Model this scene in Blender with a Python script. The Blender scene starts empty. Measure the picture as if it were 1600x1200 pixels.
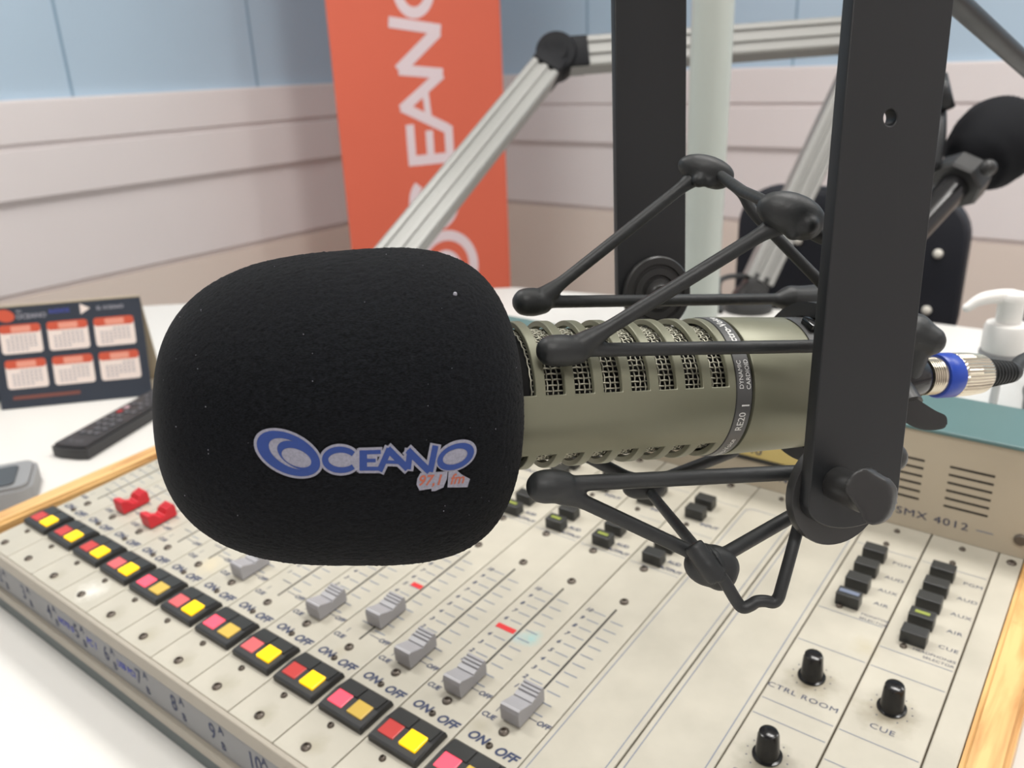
import bpy, bmesh, math, random
from mathutils import Vector, Matrix
from mathutils.bvhtree import BVHTree
random.seed(7)
S = bpy.context.scene
COL = S.collection
mm = 0.001

# ------------------------------------------------------------------ camera
RC = [Vector((0.79453, 0.60613, -0.03644)), Vector((0.19147, -0.30702, -0.93224)), Vector((-0.57625, 0.73372, -0.35999))]
CPOS = Vector((0.46588, -0.19905, 0.33555))
cd = bpy.data.cameras.new('camera'); cam = bpy.data.objects.new('camera', cd); COL.objects.link(cam)
cd.lens = 29.25; cd.sensor_width = 36; cd.clip_start = 0.01; cd.clip_end = 50
cam.matrix_world = Matrix(((RC[0].x, -RC[1].x, -RC[2].x, CPOS.x), (RC[0].y, -RC[1].y, -RC[2].y, CPOS.y),
                           (RC[0].z, -RC[1].z, -RC[2].z, CPOS.z), (0, 0, 0, 1)))
cd.dof.use_dof = True; cd.dof.focus_distance = 0.285; cd.dof.aperture_fstop = 15.0
S.camera = cam

# ------------------------------------------------------------------ world, exposure, room lamps
w = bpy.data.worlds.new('world'); S.world = w; w.use_nodes = True
w.node_tree.nodes['Background'].inputs[0].default_value = (0.9, 0.95, 1, 1)
w.node_tree.nodes['Background'].inputs[1].default_value = 0.3
S.view_settings.view_transform = 'Standard'; S.view_settings.look = 'None'
S.view_settings.exposure = 0.0; S.view_settings.gamma = 1; S.view_settings.use_curve_mapping = False
FLOOR, CEIL = -0.80, 1.80
LAMPS = [(0.45, 0.78, 25), (1.0, -0.75, 19), (1.5, 1.7, 15), (-0.95, 0.1, 17)]  # last entry is an unseen lamp, added to brighten the left wall
for i, (x, y, p) in enumerate(LAMPS):
    ld = bpy.data.lights.new('ceiling_lamp_light', 'AREA'); ld.shape = 'RECTANGLE'; ld.size = 0.9; ld.size_y = 0.3
    ld.energy = p; ld.color = (1.0, 0.98, 0.955)
    lo = bpy.data.objects.new('ceiling_lamp_light', ld); COL.objects.link(lo); lo.location = (x, y, CEIL - 0.045)

# ------------------------------------------------------------------ helpers
def at(px, py, z):
    """point of the place seen at pixel (1600x1200) at depth z metres"""
    return CPOS + (RC[0] * ((px - 800) / 1300) + RC[1] * ((py - 600) / 1300) + RC[2]) * z
def on_level(px, py, zz):
    d = at(px, py, 1) - CPOS
    return CPOS + d * ((zz - CPOS.z) / d.z)

def lin(c):
    return tuple(((v / 255) / 12.92 if v / 255 <= 0.04045 else ((v / 255 + 0.055) / 1.055) ** 2.4) for v in c) + (1,)
class NT:
    def __init__(s, m): s.t = m.node_tree; s.b = s.t.nodes['Principled BSDF']
    def n(s, k, **kw):
        o = s.t.nodes.new(k)
        for a, v in kw.items(): setattr(o, a, v)
        return o
    def l(s, a, b): s.t.links.new(a, b)
def mat(name, rgb, rough=0.5, metal=0.0, bump=0, bscale=200, var=0, vscale=8, spec=0.5, emit=0, trans=0, ior=1.45, bdist=0.0005):
    m = bpy.data.materials.new(name); m.use_nodes = True; t = NT(m); b = t.b
    c = lin(rgb)
    b.inputs['Base Color'].default_value = c; b.inputs['Roughness'].default_value = rough
    b.inputs['Metallic'].default_value = metal; b.inputs['Specular IOR Level'].default_value = spec
    b.inputs['Transmission Weight'].default_value = trans; b.inputs['IOR'].default_value = ior
    if emit: b.inputs['Emission Color'].default_value = c; b.inputs['Emission Strength'].default_value = emit
    tc = t.n('ShaderNodeTexCoord')
    if var:
        nz = t.n('ShaderNodeTexNoise'); nz.inputs['Scale'].default_value = vscale; nz.inputs['Detail'].default_value = 6
        t.l(tc.outputs['Object'], nz.inputs['Vector'])
        r = t.n('ShaderNodeMapRange'); r.inputs[1].default_value = .3; r.inputs[2].default_value = .7
        r.inputs[3].default_value = 1 - var; r.inputs[4].default_value = 1 + var * .4; t.l(nz.outputs['Fac'], r.inputs[0])
        mx = t.n('ShaderNodeVectorMath', operation='SCALE'); mx.inputs[0].default_value = c[:3]
        t.l(r.outputs[0], mx.inputs['Scale']); t.l(mx.outputs[0], b.inputs['Base Color'])
        r2 = t.n('ShaderNodeMapRange'); r2.inputs[3].default_value = max(0, rough - .1); r2.inputs[4].default_value = min(1, rough + .1)
        t.l(nz.outputs['Fac'], r2.inputs[0]); t.l(r2.outputs[0], b.inputs['Roughness'])
    if bump:
        nb = t.n('ShaderNodeTexNoise'); nb.inputs['Scale'].default_value = bscale; nb.inputs['Detail'].default_value = 4
        t.l(tc.outputs['Object'], nb.inputs['Vector'])
        bp = t.n('ShaderNodeBump'); bp.inputs['Strength'].default_value = bump; bp.inputs['Distance'].default_value = bdist
        t.l(nb.outputs['Fac'], bp.inputs['Height']); t.l(bp.outputs[0], b.inputs['Normal'])
    return m

M = {}
def grime_panel():
    m = mat('panel_cream', (184, 179, 165), .42, var=.10, vscale=32, bump=.15, bscale=900, bdist=.0001)
    t = NT(m); b = t.b
    src = b.inputs['Base Color'].links[0].from_socket
    geo = t.n('ShaderNodeNewGeometry')
    nz = t.n('ShaderNodeTexNoise'); nz.inputs['Scale'].default_value = 130; nz.inputs['Detail'].default_value = 5
    t.l(geo.outputs['Position'], nz.inputs['Vector'])
    ca, sa = math.cos(math.radians(3.6)), math.sin(math.radians(3.6))
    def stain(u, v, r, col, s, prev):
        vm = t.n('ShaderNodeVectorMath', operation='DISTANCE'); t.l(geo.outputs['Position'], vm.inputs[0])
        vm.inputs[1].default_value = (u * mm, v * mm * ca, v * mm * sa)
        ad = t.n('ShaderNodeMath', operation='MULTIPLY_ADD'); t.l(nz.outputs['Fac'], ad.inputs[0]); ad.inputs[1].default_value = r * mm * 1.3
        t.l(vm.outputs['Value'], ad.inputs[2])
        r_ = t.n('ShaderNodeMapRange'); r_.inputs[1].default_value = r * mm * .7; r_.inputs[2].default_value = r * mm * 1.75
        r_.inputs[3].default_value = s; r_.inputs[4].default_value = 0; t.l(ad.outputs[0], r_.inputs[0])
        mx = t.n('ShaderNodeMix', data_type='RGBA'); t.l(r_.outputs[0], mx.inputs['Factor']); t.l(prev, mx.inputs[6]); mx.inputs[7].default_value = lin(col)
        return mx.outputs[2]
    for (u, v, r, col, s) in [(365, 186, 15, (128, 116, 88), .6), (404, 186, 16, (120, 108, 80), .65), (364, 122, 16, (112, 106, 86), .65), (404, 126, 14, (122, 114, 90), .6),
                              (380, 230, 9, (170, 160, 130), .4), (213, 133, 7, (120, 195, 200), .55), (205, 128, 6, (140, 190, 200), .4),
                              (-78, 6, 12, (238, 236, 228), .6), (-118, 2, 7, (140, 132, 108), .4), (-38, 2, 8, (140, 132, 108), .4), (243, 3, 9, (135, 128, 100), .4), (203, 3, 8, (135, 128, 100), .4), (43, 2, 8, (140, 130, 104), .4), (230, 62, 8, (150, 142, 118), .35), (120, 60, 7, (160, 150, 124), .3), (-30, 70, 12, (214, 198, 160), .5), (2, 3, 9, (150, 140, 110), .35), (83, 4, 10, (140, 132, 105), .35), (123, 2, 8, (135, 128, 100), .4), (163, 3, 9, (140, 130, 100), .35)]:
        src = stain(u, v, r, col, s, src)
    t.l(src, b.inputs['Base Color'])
    return m
M['panel'] = grime_panel()
M['chassis'] = mat('chassis_grey', (120, 106, 84), .6, var=.1)
M['apron'] = mat('apron_beige', (166, 159, 146), .45, var=.06)
M['labelstrip'] = mat('label_strip_grey', (136, 137, 138), .5, var=.05)
M['teal'] = mat('teal_grey_paint', (84, 112, 112), .42, var=.06, vscale=12)
M['darkteal'] = mat('dark_slate_paint', (88, 97, 97), .45, var=.06, vscale=12)
M['bridge'] = mat('bridge_beige', (183, 172, 152), .5, var=.05, vscale=14)
M['ink'] = mat('legend_ink_navy', (48, 58, 88), .6)
M['inkfaint'] = mat('legend_ink_grey_blue', (108, 118, 138), .6)
M['inkblue'] = mat('blue_ballpoint_ink', (70, 80, 160), .6)
M['slot'] = mat('slot_black', (28, 26, 24), .8)
M['screw'] = mat('dark_screw_metal', (96, 88, 80), .38, metal=.5, var=.1, vscale=300)
M['blackplastic'] = mat('black_plastic', (44, 44, 44), .4, var=.06, vscale=60, bump=.1, bscale=1500, bdist=.0001)
M['btnblack'] = mat('charcoal_button_plastic', (50, 51, 50), .38, var=.05, vscale=90)
M['faderlight'] = mat('grey_fader_plastic', (158, 157, 160), .4, var=.04, vscale=90)
M['faderred'] = mat('red_fader_plastic', (200, 42, 52), .4)
M['fline'] = mat('fader_line_dark', (70, 70, 74), .6)
M['red_off'] = mat('dim_red_lens', (190, 62, 58), .35)
M['red_mid'] = mat('pale_red_lens', (214, 98, 100), .35)
M['red_on'] = mat('lit_red_lens', (250, 85, 105), .3, emit=.35)
M['yel_off'] = mat('dim_amber_lens', (205, 172, 78), .35)
M['yel_on'] = mat('lit_amber_lens', (255, 205, 10), .3, emit=.7)
M['greenlens'] = mat('green_button_stripe', (140, 150, 70), .4, emit=.1)
M['tape'] = mat('red_tape', (205, 50, 52), .5)
M['white'] = mat('white_laminate_desk', (220, 218, 213), .32, var=.02, vscale=3)
M['navy'] = mat('calendar_navy_card', (45, 52, 64), .5)
M['card'] = mat('calendar_white_card', (228, 215, 208), .6)
M['cardback'] = mat('calendar_beige_card', (190, 178, 155), .7)
M['orange'] = mat('calendar_orange', (196, 84, 60), .6)
M['footer'] = mat('calendar_dim_orange_print', (120, 72, 64), .6)
M['orangelt'] = mat('calendar_pale_orange', (222, 150, 130), .6)
M['greyprint'] = mat('calendar_grey_print', (150, 150, 160), .6)
M['banner'] = mat('banner_orange_vinyl', (228, 110, 84), .6, var=.03, vscale=2)
M['bannerwhite'] = mat('banner_white_print', (236, 218, 222), .6)
M['alu'] = mat('brushed_aluminium', (146, 146, 143), .48, metal=.25)
M['elbow'] = mat('matte_black_plastic', (24, 25, 28), .6, spec=.2)
M['pole'] = mat('pale_grey_painted_pole', (176, 182, 176), .38)
def flock():
    m = mat('black_flocked_foam', (12, 13, 15), .92, spec=.12); t = NT(m)
    tc = t.n('ShaderNodeTexCoord'); mp = t.n('ShaderNodeMapping'); mp.inputs['Scale'].default_value = (900, 3200, 3200); t.l(tc.outputs['Object'], mp.inputs[0])
    nz = t.n('ShaderNodeTexNoise'); nz.inputs['Scale'].default_value = 1; nz.inputs['Detail'].default_value = 3; t.l(mp.outputs[0], nz.inputs['Vector'])
    cr = t.n('ShaderNodeValToRGB'); cr.color_ramp.elements[0].position = .35; cr.color_ramp.elements[0].color = lin((5, 6, 7))
    cr.color_ramp.elements[1].position = .72; cr.color_ramp.elements[1].color = lin((25, 27, 31)); t.l(nz.outputs['Fac'], cr.inputs[0]); t.l(cr.outputs[0], t.b.inputs['Base Color'])
    bp = t.n('ShaderNodeBump'); bp.inputs['Strength'].default_value = .7; bp.inputs['Distance'].default_value = .00018
    t.l(nz.outputs['Fac'], bp.inputs['Height']); t.l(bp.outputs[0], t.b.inputs['Normal'])
    t.b.inputs['Sheen Weight'].default_value = .03; t.b.inputs['Sheen Roughness'].default_value = .5
    return m
M['foamblack'] = flock()
M['foamfar'] = mat('dark_foam', (24, 25, 28), .9, bump=.6, bscale=900, spec=.2)
M['mic'] = mat('satin_nickel_beige', (122, 122, 104), .42, metal=.3, var=.03, vscale=35, bump=.06, bscale=1800, bdist=.0001)
M['wire'] = mat('woven_steel_wire', (176, 174, 158), .38, metal=.6)
M['core'] = mat('mic_core_black', (20, 20, 20), .9)
M['ring'] = mat('dark_grey_band', (84, 84, 84), .4, metal=.2)
M['whiteprint'] = mat('white_print', (215, 215, 212), .5)
M['black'] = mat('satin_black_powder_coat', (27, 29, 31), .42, var=.06, vscale=25, bump=.2, bscale=2500, bdist=.0001)
M['rubber'] = mat('black_rubber', (38, 40, 41), .5, var=.22, vscale=70, bump=.3, bscale=350, bdist=.0005)
M['shiny'] = mat('glossy_black', (22, 22, 23), .18)
M['nickel'] = mat('nickel_silver', (205, 196, 178), .22, metal=.95)
M['blue'] = mat('cobalt_blue_plastic', (28, 62, 158), .35)
M['logoblue'] = mat('logo_blue_print', (34, 60, 124), .6, var=.08, vscale=900)
M['logosilver'] = mat('logo_silver_print', (138, 138, 152), .6, var=.22, vscale=1500)
M['logoorange'] = mat('logo_rust_print', (165, 90, 70), .6, var=.12, vscale=900)
M['whiteplastic'] = mat('white_pump_plastic', (232, 230, 226), .3)
M['clear'] = mat('clear_bottle_plastic', (240, 243, 245), .08, trans=.92, ior=1.3)
M['gel'] = mat('clear_gel', (228, 236, 240), .05, trans=.95, ior=1.33)
M['chair'] = mat('dark_navy_chair_shell', (26, 28, 36), .55, var=.08, vscale=20)
M['chrome'] = mat('chair_stud_silver', (226, 222, 212), .3)
M['remote'] = mat('black_remote_plastic', (52, 52, 54), .45)
M['rbtn'] = mat('remote_key_grey', (92, 92, 96), .5)
M['rbtnred'] = mat('remote_key_red', (170, 50, 55), .5)
M['rbtnwhite'] = mat('remote_key_pink_grey', (190, 160, 165), .5)
M['grey'] = mat('mid_grey_plastic', (140, 141, 142), .45)
M['darkglass'] = mat('dark_screen', (70, 72, 74), .25)
M['vu'] = mat('vu_meter_yellow_face', (196, 176, 112), .5, emit=.05)
M['vured'] = mat('vu_meter_red', (190, 90, 70), .5)
M['glassflat'] = mat('meter_glass', (250, 250, 250), .05, trans=.97)
M['floor'] = mat('grey_floor', (130, 126, 122), .6, var=.1, vscale=4)
M['ceil'] = mat('white_ceiling', (235, 235, 232), .8)
M['lampon'] = mat('lamp_diffuser', (255, 250, 240), .5, emit=3)
M['lampframe'] = mat('lamp_frame_white', (225, 225, 222), .4)

def wood_mat():
    m = mat('pale_varnished_wood', (222, 176, 112), .4); t = NT(m)
    tc = t.n('ShaderNodeTexCoord'); mp = t.n('ShaderNodeMapping'); mp.inputs['Scale'].default_value = (60, 4, 60)
    nz = t.n('ShaderNodeTexNoise'); nz.inputs['Scale'].default_value = 2.2; nz.inputs['Detail'].default_value = 7; nz.inputs['Distortion'].default_value = .8
    t.l(tc.outputs['Object'], mp.inputs[0]); t.l(mp.outputs[0], nz.inputs['Vector'])
    cr = t.n('ShaderNodeValToRGB'); cr.color_ramp.elements[0].position = .32; cr.color_ramp.elements[0].color = lin((182, 132, 78))
    cr.color_ramp.elements[1].position = .62; cr.color_ramp.elements[1].color = lin((226, 184, 122))
    t.l(nz.outputs['Fac'], cr.inputs[0])
    n2 = t.n('ShaderNodeTexNoise'); n2.inputs['Scale'].default_value = 38; n2.inputs['Detail'].default_value = 6; t.l(tc.outputs['Object'], n2.inputs['Vector'])
    r = t.n('ShaderNodeMapRange'); r.inputs[1].default_value = .64; r.inputs[2].default_value = .7; r.inputs[4].default_value = .6; t.l(n2.outputs['Fac'], r.inputs[0])
    mx = t.n('ShaderNodeMix', data_type='RGBA'); t.l(r.outputs[0], mx.inputs['Factor']); t.l(cr.outputs[0], mx.inputs[6]); mx.inputs[7].default_value = lin((150, 104, 62))
    t.l(mx.outputs[2], t.b.inputs['Base Color'])
    return m
M['wood'] = wood_mat()

def add(name, me, m=None, parent=None, loc=(0, 0, 0), rot=(0, 0, 0), smooth=False, mw=None):
    if isinstance(me, bmesh.types.BMesh):
        bm = me; me = bpy.data.meshes.new(name); bmesh.ops.recalc_face_normals(bm, faces=bm.faces); bm.to_mesh(me); bm.free()
    if m is not None and len(me.materials) == 0: me.materials.append(M[m] if isinstance(m, str) else m)
    if smooth:
        for p in me.polygons: p.use_smooth = True
        if smooth != 'all': me.set_sharp_from_angle(angle=math.radians(38))
    o = bpy.data.objects.new(name, me); COL.objects.link(o)
    o.parent = parent
    if mw is not None: o.matrix_local = mw
    else: o.location = loc; o.rotation_euler = rot
    return o
def thing(name, label, cat, loc=(0, 0, 0), rot=(0, 0, 0), group=None, mw=None):
    o = bpy.data.objects.new(name, None); COL.objects.link(o); o.empty_display_size = .02
    if mw is not None: o.matrix_world = mw
    else: o.location = loc; o.rotation_euler = rot
    tag(o, label, cat, group); return o
def tag(o, label, cat, group=None):
    o['label'] = label; o['category'] = cat
    if group: o['group'] = group
    return o
def struct(o): o['kind'] = 'structure'; return o
def B(): return bmesh.new()
def box(bm, x0, x1, y0, y1, z0, z1, bev=0, seg=2):
    r = bmesh.ops.create_cube(bm, size=1, matrix=Matrix.Translation(((x0 + x1) / 2, (y0 + y1) / 2, (z0 + z1) / 2)) @ Matrix.Diagonal((x1 - x0, y1 - y0, z1 - z0, 1)))
    if bev:
        es = list({e for v in r['verts'] for e in v.link_edges})
        bmesh.ops.bevel(bm, geom=es, offset=bev, segments=seg, affect='EDGES', profile=.5)
    return bm
def prism(bm, pts, z0, z1, bev=0):
    """extrude a polygon of (x, y)"""
    vs = [bm.verts.new((p[0], p[1], z0)) for p in pts]; f = bm.faces.new(vs)
    r = bmesh.ops.extrude_face_region(bm, geom=[f]); nv = [g for g in r['geom'] if isinstance(g, bmesh.types.BMVert)]
    for v in nv: v.co.z = z1
    if bev:
        es = [e for e in {e for v in nv for e in v.link_edges} if all(abs(v.co.z - z1) < 1e-7 for v in e.verts)]
        bmesh.ops.bevel(bm, geom=es, offset=bev, segments=2, affect='EDGES')
    return bm
def extr_x(bm, prof, x0, x1):
    """profile of (y, z) extruded along x"""
    a = [bm.verts.new((x0, p[0], p[1])) for p in prof]; b = [bm.verts.new((x1, p[0], p[1])) for p in prof]
    n = len(prof)
    for i in range(n): bm.faces.new((a[i], a[(i + 1) % n], b[(i + 1) % n], b[i]))
    bm.faces.new(a[::-1]); bm.faces.new(b)
    return bm
def lathe(bm, prof, seg=48, axis='z', mtx=None):
    """profile of (r, h)"""
    rings = []
    for r, h in prof:
        ring = []
        for k in range(seg):
            a = 2 * math.pi * k / seg
            c, s = r * math.cos(a), r * math.sin(a)
            co = Vector((c, s, h)) if axis == 'z' else Vector((h, c, s))
            if mtx is not None: co = mtx @ co
            ring.append(bm.verts.new(co))
        rings.append(ring)
    for i in range(len(rings) - 1):
        for k in range(seg):
            bm.faces.new((rings[i][k], rings[i][(k + 1) % seg], rings[i + 1][(k + 1) % seg], rings[i + 1][k]))
    if prof[0][0] > 1e-7: bm.faces.new(rings[0][::-1])
    if prof[-1][0] > 1e-7: bm.faces.new(rings[-1])
    bmesh.ops.remove_doubles(bm, verts=bm.verts, dist=1e-7)
    return bm
def smoothpath(pts, n=8, closed=False):
    P = [Vector(p) for p in pts]; out = []
    N = len(P)
    for i in range(N if closed else N - 1):
        p1, p2 = P[i], P[(i + 1) % N]
        p0 = P[i - 1] if (i > 0 or closed) else p1 * 2 - p2
        p3 = P[(i + 2) % N] if (i + 2 < N or closed) else p2 * 2 - p1
        for k in range(n):
            t = k / n
            out.append(.5 * ((2 * p1) + (p2 - p0) * t + (2 * p0 - 5 * p1 + 4 * p2 - p3) * t * t + (3 * p1 - p0 - 3 * p2 + p3) * t ** 3))
    if not closed: out.append(P[-1])
    return out
def tube(bm, pts, r, seg=12, caps=True, round_ends=False):
    P = [Vector(p) for p in pts]; N = len(P)
    R = list(r) if isinstance(r, (list, tuple)) else [r] * N
    if round_ends:
        d0 = (P[0] - P[1]).normalized(); d1 = (P[-1] - P[-2]).normalized()
        A = [P[0] + d0 * R[0] * c for c in (1, .87, .5)]; Bq = [P[-1] + d1 * R[-1] * c for c in (.5, .87, 1)]
        P = A + P + Bq; R = [R[0] * .05, R[0] * .5, R[0] * .87] + R + [R[-1] * .87, R[-1] * .5, R[-1] * .05]; N = len(P)
    t0 = (P[1] - P[0]).normalized(); up = Vector((0, 0, 1)) if abs(t0.z) < .9 else Vector((1, 0, 0))
    u = t0.cross(up).normalized(); rings = []
    for i in range(N):
        t = (P[min(i + 1, N - 1)] - P[max(i - 1, 0)]).normalized()
        u = (u - t * u.dot(t)).normalized(); v = t.cross(u)
        rings.append([bm.verts.new(P[i] + (u * math.cos(2 * math.pi * k / seg) + v * math.sin(2 * math.pi * k / seg)) * R[i]) for k in range(seg)])
    for i in range(N - 1):
        for k in range(seg): bm.faces.new((rings[i][k], rings[i][(k + 1) % seg], rings[i + 1][(k + 1) % seg], rings[i + 1][k]))
    if caps: bm.faces.new(rings[0][::-1]); bm.faces.new(rings[-1])
    return bm
def rtaper(n, *keys):
    """radius list of n values interpolated through keys (t, r)"""
    out = []
    for i in range(n):
        t = i / (n - 1)
        for (a, ra), (b, rb) in zip(keys, keys[1:]):
            if t <= b + 1e-9:
                k = (t - a) / (b - a) if b > a else 0; k = k * k * (3 - 2 * k); out.append(ra + (rb - ra) * k); break
    return out
def ball(bm, c, rx, ry=None, rz=None, M3=None, seg=20):
    ry = ry or rx; rz = rz or rx
    m = Matrix.Translation(Vector(c)) @ ((M3.to_4x4()) if M3 is not None else Matrix.Identity(4)) @ Matrix.Diagonal((rx, ry, rz, 1))
    bmesh.ops.create_uvsphere(bm, u_segments=seg, v_segments=seg // 2, radius=1, matrix=m); return bm
def baked(o):
    dg = bpy.context.evaluated_depsgraph_get(); me = bpy.data.meshes.new_from_object(o.evaluated_get(dg))
    return me
def text_mesh(s, size, align='CENTER', shear=0, bold=0, ext=0, sx=1.0, space=1.0):
    c = bpy.data.curves.new('t', 'FONT'); c.body = s; c.size = size; c.align_x = align; c.align_y = 'CENTER'; c.shear = shear
    c.offset = bold; c.extrude = ext; c.resolution_u = 3; c.space_character = space
    o = bpy.data.objects.new('t', c); COL.objects.link(o); bpy.context.view_layer.update()
    me = baked(o); bpy.data.objects.remove(o); bpy.data.curves.remove(c)
    if sx != 1:
        for v in me.vertices: v.co.x *= sx
    me.materials.clear(); return me
def into(bm, me, mtx):
    b2 = B(); b2.from_mesh(me); bmesh.ops.transform(b2, matrix=mtx, verts=b2.verts); tmp = bpy.data.meshes.new('x'); b2.to_mesh(tmp); b2.free()
    bm.from_mesh(tmp); bpy.data.meshes.remove(tmp)
def T(x=0, y=0, z=0, rz=0): return Matrix.Translation((x, y, z)) @ Matrix.Rotation(rz, 4, 'Z')
def fill_mesh(loops, ext=0, bev=0):
    """even-odd filled polygon loops in xy, optional thickness"""
    c = bpy.data.curves.new('f', 'CURVE'); c.dimensions = '2D'; c.fill_mode = 'BOTH'; c.extrude = ext; c.bevel_depth = bev; c.bevel_resolution = 2
    for lp in loops:
        sp = c.splines.new('POLY'); sp.points.add(len(lp) - 1); sp.use_cyclic_u = True
        for i, p in enumerate(lp): sp.points[i].co = (p[0], p[1], 0, 1)
    o = bpy.data.objects.new('f', c); COL.objects.link(o); bpy.context.view_layer.update()
    me = baked(o); bpy.data.objects.remove(o); bpy.data.curves.remove(c); me.materials.clear(); return me
def ell(cx, cy, a, b, rot=0, n=56, a0=0, a1=360):
    r = math.radians(rot); out = []
    full = abs(a1 - a0 - 360) < 1e-6
    for k in range(n if full else n + 1):
        t = math.radians(a0 + (a1 - a0) * k / n); x, y = a * math.cos(t), b * math.sin(t)
        out.append((cx + x * math.cos(r) - y * math.sin(r), cy + x * math.sin(r) + y * math.cos(r)))
    return out
def stroke(pts, wd):
    """mitred band of width wd along an open polyline"""
    P = [Vector(p) for p in pts]; L, R = [], []
    ws = wd if isinstance(wd, (list, tuple)) else [wd] * len(P)
    for i, p in enumerate(P):
        d1 = (P[i] - P[i - 1]).normalized() if i > 0 else (P[1] - P[0]).normalized()
        d2 = (P[i + 1] - P[i]).normalized() if i < len(P) - 1 else d1
        n1 = Vector((-d1.y, d1.x)); n2 = Vector((-d2.y, d2.x)); nn = (n1 + n2).normalized(); k = min(2.2, 1 / max(.3, nn.dot(n1)))
        L.append(p + nn * ws[i] / 2 * k); R.append(p - nn * ws[i] / 2 * k)
    return [tuple(p) for p in L + R[::-1]]
def rrect(x0, x1, y0, y1, r, n=5):
    out = []
    for cx, cy, a in ((x1 - r, y1 - r, 0), (x0 + r, y1 - r, 90), (x0 + r, y0 + r, 180), (x1 - r, y0 + r, 270)):
        for k in range(n + 1):
            t = math.radians(a + 90 * k / n); out.append((cx + r * math.cos(t), cy + r * math.sin(t)))
    return out

# ------------------------------------------------------------------ the room
LX, BY, RX, FY = -1.958, 2.60, 2.6, -2.2
struct(add('floor', box(B(), LX, RX, FY, BY, FLOOR - .05, FLOOR), 'floor'))
struct(add('ceiling', box(B(), LX, RX, FY, BY, CEIL, CEIL + .05), 'ceil'))
def wallpaint():
    """blue boards above the rail with fine vertical joints"""
    m = mat('blue_wall_board', (184, 206, 224), .55, var=.03, vscale=2); return m
M['bluewall'] = wallpaint()
M['joint'] = mat('board_joint', (134, 162, 184), .6)
M['wains'] = mat('white_wainscot', (236, 229, 228), .55, var=.02, vscale=3)
M['wainslow'] = mat('cream_wainscot_base', (232, 218, 207), .6, var=.02, vscale=3)
def wall(name, upto):
    # local frame: x along the wall, y = into the room, z up
    bm = B(); box(bm, 0, upto, -.06, 0, .29, CEIL); return bm
def wains(upto):
    bm = B()
    prof = [(-.06, .292), (.022, .292), (.024, .286), (.024, .185), (.012, .181), (.012, .171), (.022, .167), (.022, .045), (.006, .026), (.004, .020), (.004, -.200), (-.012, -.206), (-.012, -.216), (-.06, -.216)]
    extr_x(bm, prof, 0, upto); return bm
def lower(upto): return box(B(), 0, upto, -.06, .003, FLOOR, -.2161)
def panelwall(name, trim, mw, length, joints):
    o = struct(add(name, wall(name, length), 'bluewall', mw=mw))
    for j in joints: struct(add('wall_joint', box(B(), j - .0035, j + .0035, -.002, .0012, .2921, CEIL - .001), 'joint', parent=o))
    t = struct(add(trim, wains(length), 'wains', mw=mw))
    t2 = struct(add(trim.replace('trim', 'baseboard'), lower(length), 'wainslow', mw=mw))
    return o
# left wall: local x runs along -Y so that local y points to +X
panelwall('wall_left', 'trim_1', Matrix(((0, 1, 0, LX), (-1, 0, 0, BY), (0, 0, 1, 0), (0, 0, 0, 1))), BY - FY, [BY - .988 + .61 * k for k in range(-2, 5) if BY - .988 + .61 * k > .05])
panelwall('wall_back', 'trim_2', Matrix(((-1, 0, 0, RX), (0, -1, 0, BY), (0, 0, 1, 0), (0, 0, 0, 1))), RX - LX, [RX + .546 + .772 * k for k in range(-4, 2)])
bpy.data.objects['baseboard_1'].name = 'baseboard_left'; bpy.data.objects['baseboard_2'].name = 'baseboard_back'
struct(add('wall_right', box(B(), RX, RX + .06, FY, BY, FLOOR, CEIL), 'wains'))
struct(add('wall_front', box(B(), LX, RX, FY - .06, FY, FLOOR, CEIL), 'wains'))
for i, (x, y, p) in enumerate(LAMPS):
    t = thing('ceiling_lamp', ['ceiling lamp over the mixing console', 'ceiling lamp in front of the console at right', 'ceiling lamp at the back right', 'unseen ceiling lamp added above the left desk to brighten the left wall'][i], 'lamp', (x, y, CEIL), group='ceiling lamps')
    bm = B(); box(bm, -.62, .62, -.24, .24, -.03, -.0005, .004); add('housing', bm, 'lampframe', t)
    add('diffuser', box(B(), -.57, .57, -.19, .19, -.036, -.0301), 'lampon', t)

# ------------------------------------------------------------------ desk
DZ = -0.062
desk = thing('desk', 'large white laminate desk carrying the mixing console', 'desk', (0, .3, FLOOR))
pts = [(-1.15, -.9), (-1.15, .43), (-.985, .585), (-.475, 1.022), (.2, 1.165), (.9, 1.20), (1.15, 1.1), (1.15, -.9)]
bm = prism(B(), [(x, y - .3) for x, y in pts], DZ - .03 - FLOOR, DZ - FLOOR, .003); add('desktop', bm, 'white', desk)
for x, y in ((-1.05, -.8), (1.05, -.8), (-.95, .45), (1.0, .95)):
    add('leg', box(B(), x - .03, x + .03, y - .33, y - .27, 0, DZ - .0302 - FLOOR), 'grey', desk)

# ------------------------------------------------------------------ mixing console
TL = math.radians(3.6); CT, ST = math.cos(TL), math.sin(TL)
def pan(u, v, h=0):
    u, v, h = u * mm, v * mm, h * mm
    return Vector((u, v * CT - h * ST, v * ST + h * CT))
con = thing('mixing_console', 'cream broadcast mixing console with rows of faders and lit red and amber buttons', 'mixing console', (0.11, .17, DZ))
OFF = -Vector((0.11, .17, DZ))
def cadd(name, me, m, u=0, v=0, h=0, smooth=False, tilt=True):
    """part of the console; mesh is in panel millimetre-metres about (u, v, h)"""
    return add(name, me, m, con, loc=(pan(u, v, h) if tilt else Vector((u, v, h)) * mm) + OFF, rot=(TL if tilt else 0, 0, 0), smooth=smooth)
X0, X1 = -219, 441
# chassis wedge below the panels
bm = B(); extr_x(bm, [(-.007, DZ + .0004), (.43, DZ + .0004), (.43, .0225), (.006, -.0042), (-.007, -.0042)], (X0 - 2) * mm, (X1 - 1) * mm)
cadd('chassis', bm, 'chassis', tilt=False)
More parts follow.
